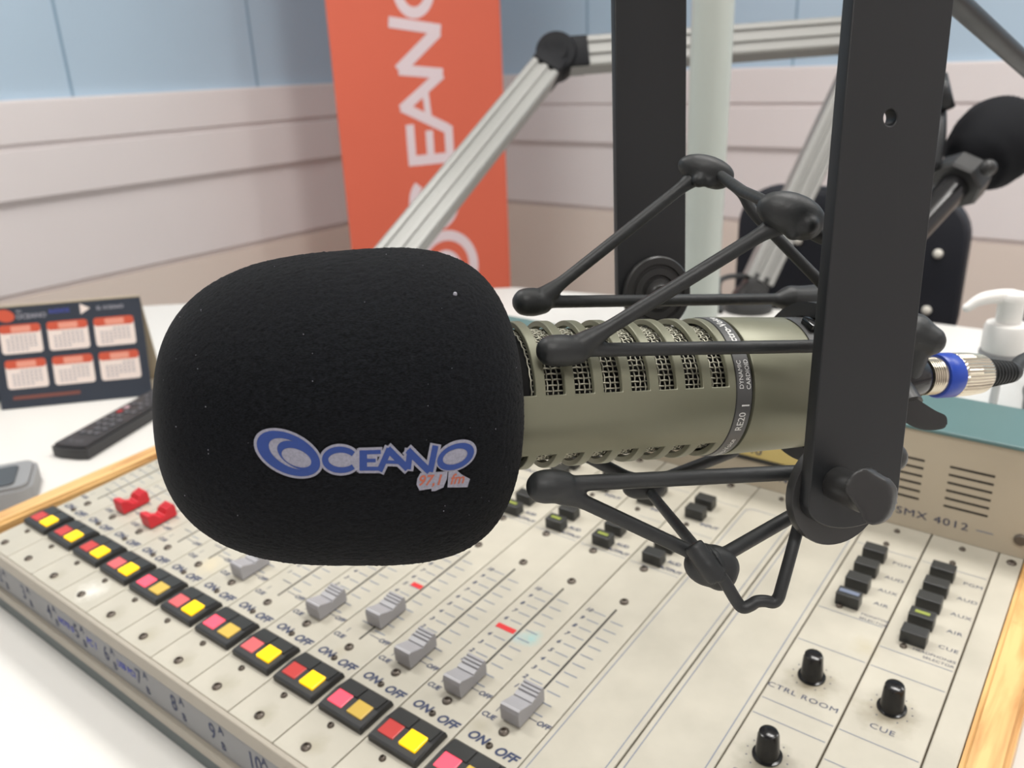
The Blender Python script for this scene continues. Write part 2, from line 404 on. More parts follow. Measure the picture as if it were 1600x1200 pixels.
# front apron
def ap(name, z0, z1, y0, y1, m, bev=.0008):
    return cadd(name, box(B(), (X0 - 14) * mm, (X1 + 1) * mm, y0 * mm, y1 * mm, z0 * mm, z1 * mm, bev), m, tilt=False)
ap('front_rail', -11.5, -.8, -11.5, -8.2, 'apron')
ap('label_strip', -39, -11.4, -9.2, -7.1, 'labelstrip', .0002)
ap('lower_rail', -47, -39, -12.5, -7.1, 'apron')
ap('base_skirt', -61.6, -47, -10.5, -7.1, 'darkteal')
nb = B(); inkb = B()
for k in range(1, 13):
    x = {3: -119, 4: -77, 5: -44 + 3, 6: 1 - 4, 7: 45 - 4, 8: 84, 9: 124, 10: 164, 11: 205, 12: 245, 2: -158, 1: -198}[k]
    x = -198 + 40.2 * (k - 1) - (0)
    x = {3: -119, 4: -80, 5: -41, 6: -3, 7: 42}.get(k, x)
MXA = Matrix.Rotation(math.pi / 2, 4, 'X')
LABX = {1: -199, 2: -159, 3: -119.5, 4: -79.5, 5: -41, 6: -3, 7: 42, 8: 84, 9: 123}
LABX = {k: 42 + 40.6 * (k - 8) for k in range(1, 13)}
for k in range(1, 13):
    x = LABX[k]
    nb = B()
    into(nb, text_mesh(str(k), .017, sx=.8, bold=.0002), Matrix.Translation((x * mm, -.0094, -.0255)) @ MXA)
    into(nb, text_mesh('A', .008, bold=.0002), Matrix.Translation(((x + 9.5) * mm, -.0094, -.0195)) @ MXA)
    into(nb, text_mesh('B', .008, bold=.0002), Matrix.Translation(((x + 9.5) * mm, -.0094, -.0315)) @ MXA)
    cadd('channel_number', nb, 'ink', tilt=False)
for s_, k, z in (('PC 1', 5, 8.5), ('USB PC1', 6, 7.5), ('NOTE B', 4, 7.5)):
    hb = B(); into(hb, text_mesh(s_, z * mm, align='LEFT', shear=.2, bold=.0003, sx=.85), Matrix.Translation(((LABX[k] + 13.5) * mm, -.0094, -.026)) @ MXA); cadd('handwritten_label', hb, 'inkblue', tilt=False)
# wooden cheeks
def cheek(a, b):
    # a, b: plan outlines (x, y) in mm, panel top height follows the tilt
    bm = B(); n = len(a)
    bot = [bm.verts.new((x * mm, y * mm, DZ + .0004)) for x, y in a]
    top = [bm.verts.new((x * mm, y * mm, y * mm * math.tan(TL) + b)) for x, y in a]
    for i in range(n): bm.faces.new((bot[i], bot[(i + 1) % n], top[(i + 1) % n], top[i]))
    bm.faces.new(bot[::-1]); ft = bm.faces.new(top)
    bmesh.ops.bevel(bm, geom=[e for e in ft.edges], offset=.003, segments=3, affect='EDGES')
    return bm
cadd('wooden_cheek', cheek([(-256, -12), (-235, -12), (-221, 200), (-221, 430), (-241, 430), (-241, 190)], .0015), 'wood', tilt=False, smooth=True)
cadd('wooden_cheek', cheek([(441, -12), (461, -12), (461, 430), (441, 430)], .0015), 'wood', tilt=False, smooth=True)

# shared meshes ------------------------------------------------------------
def plate_mesh(w, l=373.6):
    me = bpy.data.meshes.new('plate'); bm = box(B(), -w / 2 * mm, w / 2 * mm, 0, l * mm, -2.4 * mm, 0, .0007); bm.to_mesh(me); bm.free(); me.materials.append(M['panel']); return me
def tomesh(bm, m, smooth=False):
    me = bpy.data.meshes.new('m'); bmesh.ops.recalc_face_normals(bm, faces=bm.faces); bm.to_mesh(me); bm.free(); me.materials.append(M[m])
    if smooth:
        for p in me.polygons: p.use_smooth = True
        me.set_sharp_from_angle(angle=math.radians(38))
    return me
def screw_mesh(r=2.6):
    bm = B(); lathe(bm, [(r * mm, 0), (r * mm, .0006), (r * .8 * mm, .0013), (r * .45 * mm, .0016), (r * .4 * mm, .0006), (0, .0005)], 20)
    return tomesh(bm, 'screw', True)
SCREW = screw_mesh(2.9); SMALLSCREW = screw_mesh(2.0)
PLATE = plate_mesh(39.35)
def fader_mesh(m):
    prof = [(-11, 0), (-11, 8.2), (-10.2, 9.6), (-8, 9.8), (-3, 7.6), (-.6, 6.8), (-.3, 5.9), (.3, 5.9), (.6, 6.8)]
    y = 1.6
    h = 7.0
    while y < 9.5:
        prof += [(y, h), (y + .5, h + .1), (y + .55, h + .75), (y + 1.2, h + .85)]; y += 1.55; h += .5
    prof += [(10.4, 10.0), (11, 8.8), (11, 0)]
    bm = B(); extr_x(bm, [(a * mm, b * mm) for a, b in prof], -.006, .006)
    return tomesh(bm, m)
def fader_mesh2(m, hw=6.2, dip=2.6):
    """saddle shaped fader cap"""
    prof = [(-11.5, 0), (-11.8, 7.8), (-11, 10.2), (-9.5, 10.6), (-6, 9.2), (-2.5, 10.6 - dip), (-.8, 10.3 - dip), (-.5, 9.2 - dip), (.5, 9.2 - dip), (.8, 10.0 - dip),
            (2.5, 10.5 - dip), (3.6, 8.2), (3.9, 7.3), (4.6, 7.4), (4.9, 8.6), (6.0, 8.9), (6.3, 8.0), (7.0, 8.1), (7.3, 9.2), (8.3, 9.5), (8.6, 8.6), (9.3, 8.7), (9.6, 9.7), (10.4, 9.8), (11, 9.8), (11.8, 7.8), (11.5, 0)]
    bm = B(); extr_x(bm, [(a * mm, b * mm) for a, b in prof], -hw * mm, hw * mm)
    return tomesh(bm, m)
FADER = {'g': fader_mesh2('faderlight'), 'r': fader_mesh2('faderred', dip=5.5)}
bm = B(); box(bm, -.0045, .0045, -.0004, .0004, .0065, .0078); FLINE = None
bm = box(B(), -.0018, .0018, -.002, .002, -.002, .003); FSTEM = tomesh(bm, 'slot')
bm = B(); box(bm, -.0006, .0006, 0, .108, -.0002, .00015); SLOT = tomesh(bm, 'slot')
# lit button block: housing (35 x 25), two caps split
bm = B(); extr_x(bm, [(-.0125, 0), (-.0125, .0036), (-.0112, .0042), (.0015, .0046), (.011, .0038), (.0125, .0026), (.0125, 0)], -.0172, .0172)
bmesh.ops.bevel(bm, geom=[e for e in bm.edges if abs(e.verts[0].co.x - e.verts[1].co.x) < 1e-6 and e.calc_length() > .001 and e.verts[0].co.z > .002 and e.verts[1].co.z > .002], offset=.0006, segments=2, affect='EDGES')
HOUSE = tomesh(bm, 'blackplastic', False)
bm = B(); extr_x(bm, [(.002, .0046), (.002, .0054), (.0105, .0046), (.0108, .0038)], .0006, .0150); extr_x(bm, [(.002, .0046), (.002, .0054), (.0105, .0046), (.0108, .0038)], -.0150, -.0006)
CAPS = tomesh(bm, 'btnblack')
def lens_mesh(m, x0, x1, y0, y1, h):
    return tomesh(box(B(), x0, x1, y0, y1, .0035, h, .0005), m)
LENS = {}
for k, m in (('r0', 'red_off'), ('r1', 'red_mid'), ('r2', 'red_on')): LENS[k] = lens_mesh(m, -.0145, -.003, -.008, .0028, .0049)
for k, m in (('y0', 'yel_off'), ('y2', 'yel_on')): LENS[k] = lens_mesh(m, .0014, .0132, -.008, .0028, .0052 if k == 'y0' else .0058)
def square_btn(stripe):
    bm = B(); box(bm, -.0070, .0070, -.0045, .0045, 0, .0085, .0006)
    return tomesh(bm, 'btnblack')
BTN = square_btn(0)
STRIPE = tomesh(box(B(), -.0040, .0040, -.0012, .0012, .0084, .0088), 'greenlens')
STRIPEG = tomesh(box(B(), -.0058, .0058, -.0016, .0016, .0084, .0088), 'inkfaint')
def knob_mesh():
    bm = B(); seg = 36; rings = []
    prof = [(7.4, 0), (7.4, .9), (6.2, 1.2), (6.0, 2), (5.2, 14.2), (4.6, 15.6), (3.2, 16.2), (0, 16.3)]
    for r, h in prof:
        ring = []
        for k in range(seg):
            a = 2 * math.pi * k / seg
            f = 1 - (.05 * (k % 6 in (0, 1)) if 1.2 < h < 15 and r > 4.6 else 0)
            ring.append(bm.verts.new((r * f * math.cos(a) * mm, r * f * math.sin(a) * mm, h * mm)))
        rings.append(ring)
    for i in range(len(rings) - 1):
        for k in range(seg): bm.faces.new((rings[i][k], rings[i][(k + 1) % seg], rings[i + 1][(k + 1) % seg], rings[i + 1][k]))
    bmesh.ops.remove_doubles(bm, verts=bm.verts, dist=1e-6)
    return tomesh(bm, 'shiny', True)
KNOB = knob_mesh()
# channel legend: local x about module centre, y = v + 8
def rect(bm, x0, x1, v0, v1, z=.00012):
    vs = [bm.verts.new((x * mm, (v + 8.3) * mm, z)) for x, v in ((x0, v0), (x1, v0), (x1, v1), (x0, v1))]; bm.faces.new(vs)
def ptxt(bm, s, x, v, size, **kw): into(bm, text_mesh(s, size * mm, **kw), T(x * mm, (v + 8.3) * mm, .00013))
fai = B(); LEGS = []
def piece(nm, *calls, m='ink'):
    g = B()
    for c in calls: c(g)
    LEGS.append((nm, tomesh(g, m)))
for i in range(11):
    v = 88 + 8.55 * i
    if i: piece('scale_number', lambda g: ptxt(g, str(i), -14.5, v, 4.6, shear=.25, bold=.00015))
    rect(fai, -11, -2.2, v - .36, v + .36); rect(fai, 2.6, 11.5, v - 2.4 - .36, v - 2.4 + .36)
piece('cue_label', lambda g: ptxt(g, 'CUE', -14, 70.5, 4.6, shear=.2, bold=.00015)); piece('off_label', lambda g: ptxt(g, 'OFF', 15.2, 81, 4.6, shear=.2, bold=.00015))
piece('zero_line', lambda g: (rect(g, -11, -2, 87.6, 88.1), rect(g, 2.5, 11, 81, 81.5), rect(g, -12.5, -12, 75, 79)))
piece('on_label', lambda g: ptxt(g, 'ON', -9.5, 55.5, 7.6, shear=.28, bold=.0003)); piece('off_label', lambda g: ptxt(g, 'OFF', 10, 54.5, 7.6, shear=.28, bold=.0003))
rect(fai, -18, 18, 231.5, 231.9); rect(fai, -18, 18, 330, 330.4); rect(fai, 0, 18, 283, 283.4)
piece('button_label', lambda g: ptxt(g, 'AUD', 9, 244, 4.6, bold=.00015)); piece('button_label', lambda g: ptxt(g, 'OUTPUT', 9, 236, 4.2, shear=.1, bold=.00015, sx=1.1))
piece('button_label', lambda g: ptxt(g, 'INPUT', 10, 296, 4.4, bold=.00015, sx=1.1))
FAI = tomesh(fai, 'inkfaint')

def sub(name, me, parent, x, v, h=0, m=None):
    o = bpy.data.objects.new(name, me); COL.objects.link(o); o.parent = parent; o.location = (x * mm, (v + 8.3) * mm, h * mm); return o
FV = {1: 150, 2: 84.5, 3: 84.5, 4: 150, 5: 160, 6: 83, 7: 150, 8: 84, 9: 99, 10: 84, 11: 82.5, 12: 83.5}
RS = {1: 'r0', 2: 'r0', 3: 'r0', 4: 'r1', 5: 'r2', 6: 'r1', 7: 'r2', 8: 'r1', 9: 'r0', 10: 'r2', 11: 'r0', 12: 'r2'}
YS = {k: ('y0' if RS[k] == 'r2' else 'y2') for k in RS}
def ucen(k): return 40.15 * (k - 6) + 1.6
for k in range(1, 13):
    c = ucen(k) + .4
    st = cadd('channel_strip', PLATE, None, c, -8.3, 0)
    sub('scale_ticks', FAI, st, 0, -8.3, 0); [sub(nm, lm, st, 0, -8.3, 0) for nm, lm in LEGS]
    sl = sub('fader_slot', SLOT, st, .2, 74.5, 0)
    h = 0
    for v, x, me in ((0, -1.8, SCREW), (66, .2, SCREW), (191.5, .6, SCREW), (228, -5.5, SCREW), (356, 0, SCREW), (270.5, -5.5, SMALLSCREW), (290, -5, SMALLSCREW)):
        if k > 7 or v < 100: sub('screw', me, st, x, v, 0)
    sub('screw', SMALLSCREW, st, -.5, 54.5, 0)
    if v: sub('indicator', SMALLSCREW, st, -2, 17.5, 0)
    hs = sub('button_housing', HOUSE, st, 0, 34.5, 0); sub('button_caps', CAPS, st, 0, 34.5, 0)
    r_ = sub('red_button', LENS[RS[k]], st, 0, 34.5, 0); y_ = sub('amber_button', LENS[YS[k]], st, 0, 34.5, 0)
    r_['label'] = 'bright red lit button' if RS[k] == 'r2' else 'dim red button'; y_['label'] = 'dim amber button' if YS[k] == 'y0' else 'bright yellow lit button'
    fo = sub('fader_cap', FADER['r' if k in (2, 3) else 'g'], st, .2, FV[k], 1.2); fo['label'] = 'red fader cap' if k in (2, 3) else 'light grey fader cap'
    sub('fader_stem', FSTEM, st, .2, FV[k], 0)
    for v in (239, 256, 303, 319):
        sub('push_button', BTN, st, -3.8, v, 0)
    sub('button_stripe', STRIPE, st, -3.8, 239 if k < 12 else 256, 0)
    if k == 11:
        o = sub('red_tape', tomesh(box(B(), -.0155, -.0015, -.002, .002, 0, .0002), 'tape'), st, 0, 131.5, 0)
    if k == 9:
        o = sub('red_tape', tomesh(box(B(), -.010, -.001, -.002, .002, 0, .0002), 'tape'), st, 0, 133, 0)
# blank modules
def outline(bm, x0, x1, v0, v1, r, wd):
    a = rrect(x0, x1, v0, v1, r); b = rrect(x0 + wd, x1 - wd, v0 + wd, v1 - wd, r - wd); n = len(a)
    A = [bm.verts.new((p[0] * mm, (p[1] + 8.3) * mm, .00012)) for p in a]; Bv = [bm.verts.new((p[0] * mm, (p[1] + 8.3) * mm, .00012)) for p in b]
    for i in range(n): bm.faces.new((A[i], A[(i + 1) % n], Bv[(i + 1) % n], Bv[i]))
BL = plate_mesh(40.1)
for i, u in enumerate((283.2, 324.2)):
    st = cadd('blank_module', BL, None, u, -8.3, 0)
    ob = B(); outline(ob, -17, 17, 12, 333, 5, .55); sub('outline_print', tomesh(ob, 'inkfaint'), st, 0, -8.3, 0)
    for v in (0, 356): sub('screw', SMALLSCREW if v else SCREW, st, 0, v, 0)
# monitor and headphone modules
def mod(name, u, btns, texts, sel, knobs, lines):
    st = cadd(name, BL, None, u, -8.3, 0)
    p = B(); q = B()
    def lab(nm, s, x, v, z, **kw):
        g = B(); ptxt(g, s, x, v, z, **kw); sub(nm, tomesh(g, 'ink'), st, 0, -8.3)
    for v, s in texts: lab('button_label', s, 12.5 if u < 380 else 13.3, v, 4.4, bold=0, sx=1.2, space=1.08)
    for x, v, s, z in sel: lab('selector_label', s, x, v, z, bold=0, sx=1.2)
    for v in lines:
        g = B(); rect(g, -19, 19, v - .24, v + .24); sub('rule_line', tomesh(g, 'inkfaint'), st, 0, -8.3)
    for (x, v, s) in knobs:
        if s: lab('knob_label', s, -1, v - 17.5, 5.0, bold=0, sx=1.25, space=1.1)
        for j in range(11):
            a = math.radians(-60 + j * 30); rr = 10.2
            cx, cy = x + rr * math.cos(a), v + rr * math.sin(a); rect(p, cx - .35, cx + .35, cy - .35, cy + .35)
    sub('knob_dots', tomesh(p, 'ink'), st, 0, -8.3)
    for v in btns: sub('push_button', BTN, st, -4.4, v)
    for (x, v, s) in knobs: sub('knob', KNOB, st, x, v)
    sub('screw', SMALLSCREW, st, -2, 337); sub('screw', SMALLSCREW, st, 0, 356)
    return st
a = mod('monitor_module', 365, (263, 281.5, 299.5, 318), ((318.5, 'PGM'), (301, 'AUD'), (286, 'AUX'), (271.5, 'AIR')), ((13, 257.5, 'MONITOR', 2.9), (13, 253.5, 'SELECTOR', 2.9)),
        ((-2, 191, 'CTRL ROOM'), (-2, 127, 'STUDIO')), (330, 251.5, 217, 162.5, 150))
sub('screw', SMALLSCREW, a, -8, 257.5)
b_ = mod('headphones_module', 406, (249, 266, 284, 301, 319), ((319, 'PGM'), (302, 'AUD'), (285, 'AUX'), (268, 'AIR'), (252, 'CUE')), ((8, 242.5, 'HEADPHONES', 2.9), (11, 238.5, 'SELECTOR', 2.9)),
         ((-1, 191, 'CUE'), (-1, 115, 'PHONES')), (330, 235, 217, 162.5, 140))
sub('screw', SMALLSCREW, b_, -8, 241.5)
sub('button_stripe', STRIPEG, a, -4.4, 263); sub('button_stripe', STRIPE, b_, -4.4, 266)
en = cadd('end_strip', plate_mesh(13.6), None, 433.7, -8.3, 0); sub('screw', SCREW, en, 1, 356)
# meter bridge -------------------------------------------------------------
fy = 363.3; bm = B(); extr_x(bm, [(fy * mm, .0232), (fy * mm, .0975), (.369, .0975), (.369, .0232)], (X0 - 36) * mm, .4614)
cadd('bridge_face', bm, 'bridge', tilt=False)
bm = B(); box(bm, (X0 - 37) * mm, .4624, (fy - 2) * mm, .430, .0975, .1005, .001); box(bm, (X0 - 37) * mm, .4624, .428, .4305, DZ + .0004, .0975)
cadd('bridge_lid', bm, 'teal', tilt=False)
bm = B()
for g0 in (347.5, 389.5):
    for i in range(6): box(bm, g0 * mm, (g0 + 26.5) * mm, (fy - .15) * mm, (fy + .4) * mm, (76 - 5.8 * i - .75) * mm, (76 - 5.8 * i + .75) * mm)
cadd('vent_slots', bm, 'slot', tilt=False)
def face_txt(s, x, z, size, **kw):
    bm = B(); into(bm, text_mesh(s, size * mm, **kw), Matrix.Translation((x * mm, (fy - .25) * mm, z * mm)) @ MXA); return bm
cadd('model_lettering', face_txt('SMX 4012', 383.5, 35, 7.6, sx=1.3, bold=0, space=1.12), 'ink', tilt=False)
bm = B(); box(bm, .411, .421, (fy - .2) * mm, (fy - .05) * mm, .0348, .0354); box(bm, .2865, .298, (fy - .2) * mm, (fy - .05) * mm, .0348, .0354); cadd('lettering_dash', bm, 'inkfaint', tilt=False)
cadd('station_lettering', face_txt('TION', 273, 35, 7.0, sx=1.3, bold=.0002), 'ink', tilt=False)
bm = B(); lathe(bm, [(.0038, 0), (.0038, .0012), (.003, .002), (0, .002)], 20, mtx=Matrix.Translation((.4365, fy * mm, .0365)) @ Matrix.Rotation(math.pi / 2, 4, 'X')); cadd('bridge_screw', bm, 'screw', tilt=False)
for cx in (269, 180, 91, 2, -87):
    bm = B(); lp = rrect(-34 * mm, 34 * mm, -21 * mm, 21 * mm, .002); li = rrect(-29.5 * mm, 29.5 * mm, -18 * mm, 18.5 * mm, .0015)
    me = fill_mesh([lp, li], .0006, .0002); me.transform(Matrix.Rotation(math.pi / 2, 4, 'X'))
    f = cadd('vu_meter', me, 'blackplastic', cx, fy - .85, 65.5, tilt=False)
    g = add('meter_face', box(B(), -.0296, .0296, 0, .0008, -.0182, .0186), 'vu', f)
    p = B()
    into(p, text_mesh('VU', .0075, bold=.0002), Matrix.Translation((-.011, -.0002, -.0125)) @ MXA)
    for j in range(11):
        an = math.radians(140 - j * 10); into(p, fill_mesh([stroke([(.024 * math.cos(an), .024 * math.sin(an)), (.028 * math.cos(an), .028 * math.sin(an))], .0006)]), Matrix.Translation((0, -.0002, -.014)) @ MXA)
    add('meter_scale', p, 'ink', f)
    p = B(); into(p, fill_mesh([stroke([(.026 * math.cos(math.radians(q)), .026 * math.sin(math.radians(q))) for q in range(72, 28, -6)], .0025)]), Matrix.Translation((0, -.0003, -.014)) @ MXA)
    add('red_zone', p, 'vured', f)

# ------------------------------------------------------------------ main microphone
ML = Matrix(((0.55582, 0.80135, 0.22113, 0.29520), (0.82343, -0.56724, -0.01411, 0.02560), (-0.11413, -0.18992, 0.97514, 0.22220), (0, 0, 0, 1)))
MLi = ML.inverted()
def mthing(name, label, cat, group=None, t=60):
    o = thing(name, label, cat, mw=ML @ Matrix.Translation((t * mm, 0, 0)), group=group); o['_t'] = 0; del o['_t']; return o
mic = thing('microphone', 'beige metal studio microphone with slotted grille and RE20 band, held in the shock mount', 'microphone', mw=ML)
def cyl(t, phi, r):
    a = math.radians(phi); return Vector((t * mm, r * math.cos(a) * mm, r * math.sin(a) * mm))
# grille shell: cylinder with rows of slots
ts = [-45]; k0 = -4
edges = []
for k in range(-4, 7):
    l = -2.1 + 10.65 * (k); edges.append((l, l + 7.0))
tvals = [-46] + [v for e in edges for v in e if v < 70] + [72.0]
phis = [31 + 4 * i for i in range(31)] + [155 + 4.4 * i for i in range(1, 15)] + [220 + (340 - 220) / 30 * i for i in range(0, 31)] + [340 + 51 / 12 * i for i in range(1, 12)]
def vent_phi(p): return (31 <= p < 151) or (220 <= p < 340)
bm = B(); R0 = 27.0
grid = []
tv = []
for a_, b2 in zip(tvals, tvals[1:]): tv.append((a_, b2))
for t in tvals: grid.append([bm.verts.new(cyl(t, p, R0)) for p in phis])
for i in range(len(tvals) - 1):
    isv = any(abs(tvals[i] - e[0]) < .01 for e in edges)
    for j in range(len(phis)):
        p = phis[j]
        if isv and vent_phi(p): continue
        bm.faces.new((grid[i][j], grid[i][(j + 1) % len(phis)], grid[i + 1][(j + 1) % len(phis)], grid[i + 1][j]))
bmesh.ops.recalc_face_normals(bm, faces=bm.faces)
me = bpy.data.meshes.new('grille'); bm.to_mesh(me); bm.free(); me.materials.append(M['mic'])
for p in me.polygons: p.use_smooth = True
tmp = bpy.data.objects.new('x', me); COL.objects.link(tmp)
so = tmp.modifiers.new('s', 'SOLIDIFY'); so.thickness = .0022; so.offset = -1 
tmp.modifiers.new('e', 'BEVEL').width = .00025; tmp.modifiers['e'].limit_method = 'ANGLE'
bpy.context.view_layer.update(); me2 = baked(tmp); bpy.data.objects.remove(tmp)
add('slotted_grille', me2, None, mic, smooth=True)
bm = B(); lathe(bm, [(0, -44 * mm), (.0215, -44 * mm), (.0215, .071), (0, .071)], 40, 'x'); add('grille_core', bm, 'core', mic, smooth=True)
# woven wires
bm = B(); pt = 1.95; NW = 74; RW = 23.5; nr = int(79 / pt)
t_first = -6.0
def thin(bm, pts, r, closed=False):
    n = len(pts); rings = []
    for i, P in enumerate(pts):
        a_, b2 = (pts[(i + 1) % n], pts[i - 1]) if closed else (pts[min(i + 1, n - 1)], pts[max(i - 1, 0)])
        tt = (a_ - b2).normalized(); ra = Vector((0, P.y, P.z)).normalized(); s_ = tt.cross(ra).normalized(); ra = s_.cross(tt)
        rings.append([bm.verts.new(P + (ra * math.cos(q) + s_ * math.sin(q)) * r) for q in (0, math.pi / 2, math.pi, 3 * math.pi / 2)])
    for i in range(n if closed else n - 1):
        for q in range(4): bm.faces.new((rings[i][q], rings[i][(q + 1) % 4], rings[(i + 1) % n][(q + 1) % 4], rings[(i + 1) % n][q]))
for i in range(nr):
    t = t_first + i * pt
    thin(bm, [cyl(t, 360 * (j + .0) / NW, RW + (.36 if (i + j) % 2 else -.36)) for j in range(NW)], .00034, True)
for j in range(NW):
    thin(bm, [cyl(t_first + i * pt, 360 * j / NW, RW - (.36 if (i + j) % 2 else -.36)) for i in range(nr)], .00034)
add('woven_mesh', bm, 'wire', mic, smooth='all')
# band, rear body
bm = B(); lathe(bm, [(.0262, .0719), (.0273, .0722), (.0273, .0783), (.0262, .0786)], 96, 'x'); add('model_band', bm, 'ring', mic, smooth=True)
bm = B(); lathe(bm, [(.024, .0786), (.0258, .0787), (.0258, .0797), (.024, .0798)], 96, 'x'); add('black_gap', bm, 'slot', mic, smooth=True)  # thin black gap line behind the model band
bm = B(); lathe(bm, [(.025, .0798), (.0271, .0799), (.0273, .0803), (.0268, .11), (.0262, .126), (.0240, .140), (.0170, .150), (.0100, .155), (0, .156)], 96, 'x'); add('rear_body', bm, 'mic', mic, smooth=True)
def band_text(s, t, phi, size, bold=.00004, sx=1):
    me = text_mesh(s, size * mm, bold=bold * 1.0, sx=sx); b2 = B(); b2.from_mesh(me)
    for v in b2.verts:
        x, y = v.co.x / mm, v.co.y / mm
        v.co = cyl(t - y, phi + math.degrees(x / 27.4), 27.4)
    return b2
lb = B()
for s, t, ph, z, b0, sx in (('RE20', 75.3, 2, 4.0, .00003, .95), ('DYNAMIC', 74.0, 40, 2.5, 0, .95), ('CARDIOID', 77.0, 40, 2.5, 0, .95), ('Electro-Voice', 75.3, -34, 3.2, .00003, 1), ('Electro-Voice', 75.3, 82, 4.4, .00010, 1), ('|', 75.9, 15.8, 4.2, .00004, 1)):
    if s == '|':
        b2 = B(); vs = [b2.verts.new(cyl(t + a_ , ph + c_, 27.4)) for a_, c_ in ((-1.6, -.6), (1.6, -.6), (1.6, .6), (-1.6, .6))]; b2.faces.new(vs)
    else: b2 = band_text(s, t, ph, z, b0, sx)
    m_ = bpy.data.meshes.new('q'); b2.to_mesh(m_); b2.free(); lb.from_mesh(m_)
add('band_lettering', lb, 'whiteprint', mic)
# tone switch plate on top of the rear body
bm = B()
for t, p0, p1, r0, r1 in ((111.5, 62, 106, 26.6, 26.9),):
    n = 12
    for i in range(n):
        a_, c_ = p0 + (p1 - p0) * i / n, p0 + (p1 - p0) * (i + 1) / n
        vs = [bm.verts.new(cyl(tt, pp, 27.2)) for tt, pp in ((109, a_), (118, a_), (118, c_), (109, c_))]; bm.faces.new(vs)
bmesh.ops.remove_doubles(bm, verts=bm.verts, dist=1e-6)
add('switch_plate', bm, 'ring', mic)
bm = B(); box(bm, -.002, .002, -.0035, .0035, -.001, .0025, .0006); add('switch_lever', bm, 'shiny', mic, mw=Matrix.Translation(cyl(113.5, 84, 27.4)) @ Matrix.Rotation(math.radians(84 - 90), 4, 'X'), smooth=True)

# ------------------------------------------------------------------ foam cover
FM = Matrix(((0.99787, -0.05885, -0.02799, -66.1 * mm), (0.05887, 0.99827, 0, -.75 * mm), (0.02794, -0.00165, 0.99961, -2.15 * mm), (0, 0, 0, 1)))
foam = thing('foam_windscreen', 'large black foam windscreen with blue and silver OCEANO logo, on the microphone front', 'microphone foam cover', mw=ML @ FM)
NT_, NP_ = 300, 520
Lf, Rf, ef, er, tpf = 58.56, 52.84, 2.79, 3.19, .101
rnd = random.Random(3)
def foam_pt(th, ph, d=0):
    c, s = math.cos(th), math.sin(th); e = 2 / ef if c > 0 else 2 / er
    t = -Lf * (1 if c > 0 else -1) * abs(c) ** e; r = Rf * abs(s) ** e * (1 + tpf * t / Lf)
    return (t + d * .3) * mm, (r + d) * math.cos(ph) * mm, (r + d) * math.sin(ph) * mm
verts, faces = [], []
smooth_verts = []
for i in range(NT_ + 1):
    th = math.pi * (i + .5) / (NT_ + 1)
    # even out spacing near the poles of the superellipse
    th = th - .16 * math.sin(4 * th) * .5
    for j in range(NP_):
        ph = 2 * math.pi * j / NP_
        verts.append(foam_pt(th, ph, rnd.gauss(0, .11)))
        smooth_verts.append(foam_pt(th, ph))
for i in range(NT_):
    for j in range(NP_):
        a_ = i * NP_ + j; b2 = i * NP_ + (j + 1) % NP_
        faces.append((a_, b2, b2 + NP_, a_ + NP_))
faces.append(tuple(range(NP_))[::-1]); faces.append(tuple(NT_ * NP_ + j for j in range(NP_)))
fm = bpy.data.meshes.new('foam'); fm.from_pydata(verts, [], faces); fm.update()
add('foam_body', fm, 'foamblack', foam, smooth='all')
bvh = BVHTree.FromPolygons([Vector(v) for v in smooth_verts], faces)
# lint specks caught on the foam
bm = B(); rl = random.Random(11)
for i in range(46):
    th = rl.uniform(.5, 2.6); ph = rl.uniform(-.3, 2.0); p = Vector(foam_pt(th, ph, .3)); s = rl.uniform(.05, .13) * mm
    ball(bm, p, s, s, s * 1.5, seg=6)
p = FM.inverted() @ Vector((-35.97 * mm, 18.39 * mm, 48.73 * mm)); ball(bm, p, .0007, .0006, .0009, seg=8)
o = add('lint_specks', bm, 'greyprint', foam); o['kind'] = 'stuff'
# printed logo: drawn flat in millimetres, then pressed onto the foam
HM = [0.04057073, -0.00213444, -31.96216, -0.002813988, -0.04406607, 15.992999, -3.22126e-05, -5.05951e-05]
LC = Vector((-66.59, 50.685, 11.305)); LX_ = Vector((.9868, .1347, .0896)); LY_ = Vector((-.0522, -.2589, .9645)); LG = Vector((-.1531, .9565, .2484))
FMi = FM.inverted()
def press(loops, h, m, name):
    mmloops = []
    for lp in loops:
        q = []
        for x, y in lp:
            w_ = HM[6] * x + HM[7] * y + 1; q.append(((HM[0] * x + HM[1] * y + HM[2]) / w_, (HM[3] * x + HM[4] * y + HM[5]) / w_))
        mmloops.append(q)
    me = fill_mesh(mmloops); b2 = B(); b2.from_mesh(me); bmesh.ops.triangulate(b2, faces=b2.faces)
    for _ in range(6):
        es = [e for e in b2.edges if e.calc_length() > 1.6]
        if not es: break
        bmesh.ops.subdivide_edges(b2, edges=es, cuts=1); bmesh.ops.triangulate(b2, faces=b2.faces)
    for v in b2.verts:
        P = (LC + LX_ * v.co.x + LY_ * v.co.y) * mm; P = FMi @ P; G = (FMi.to_3x3() @ LG).normalized()
        hit, nn, _, _ = bvh.ray_cast(P + G * .03, -G)
        if hit is None: hit, nn = P, G
        v.co = hit + nn * (nn.dot(G) > 0 and 1 or -1) * h * mm
    m_ = bpy.data.meshes.new(name); bmesh.ops.recalc_face_normals(b2, faces=b2.faces); b2.to_mesh(m_); b2.free()
    return add(name, m_, m, foam, smooth='all')
def grow(lp, d):
    c = Vector((sum(p[0] for p in lp) / len(lp), sum(p[1] for p in lp) / len(lp))); out = []
    for p in lp:
        v = Vector(p) - c; out.append(tuple(c + v * (1 + d / max(1, v.length))))
    return out
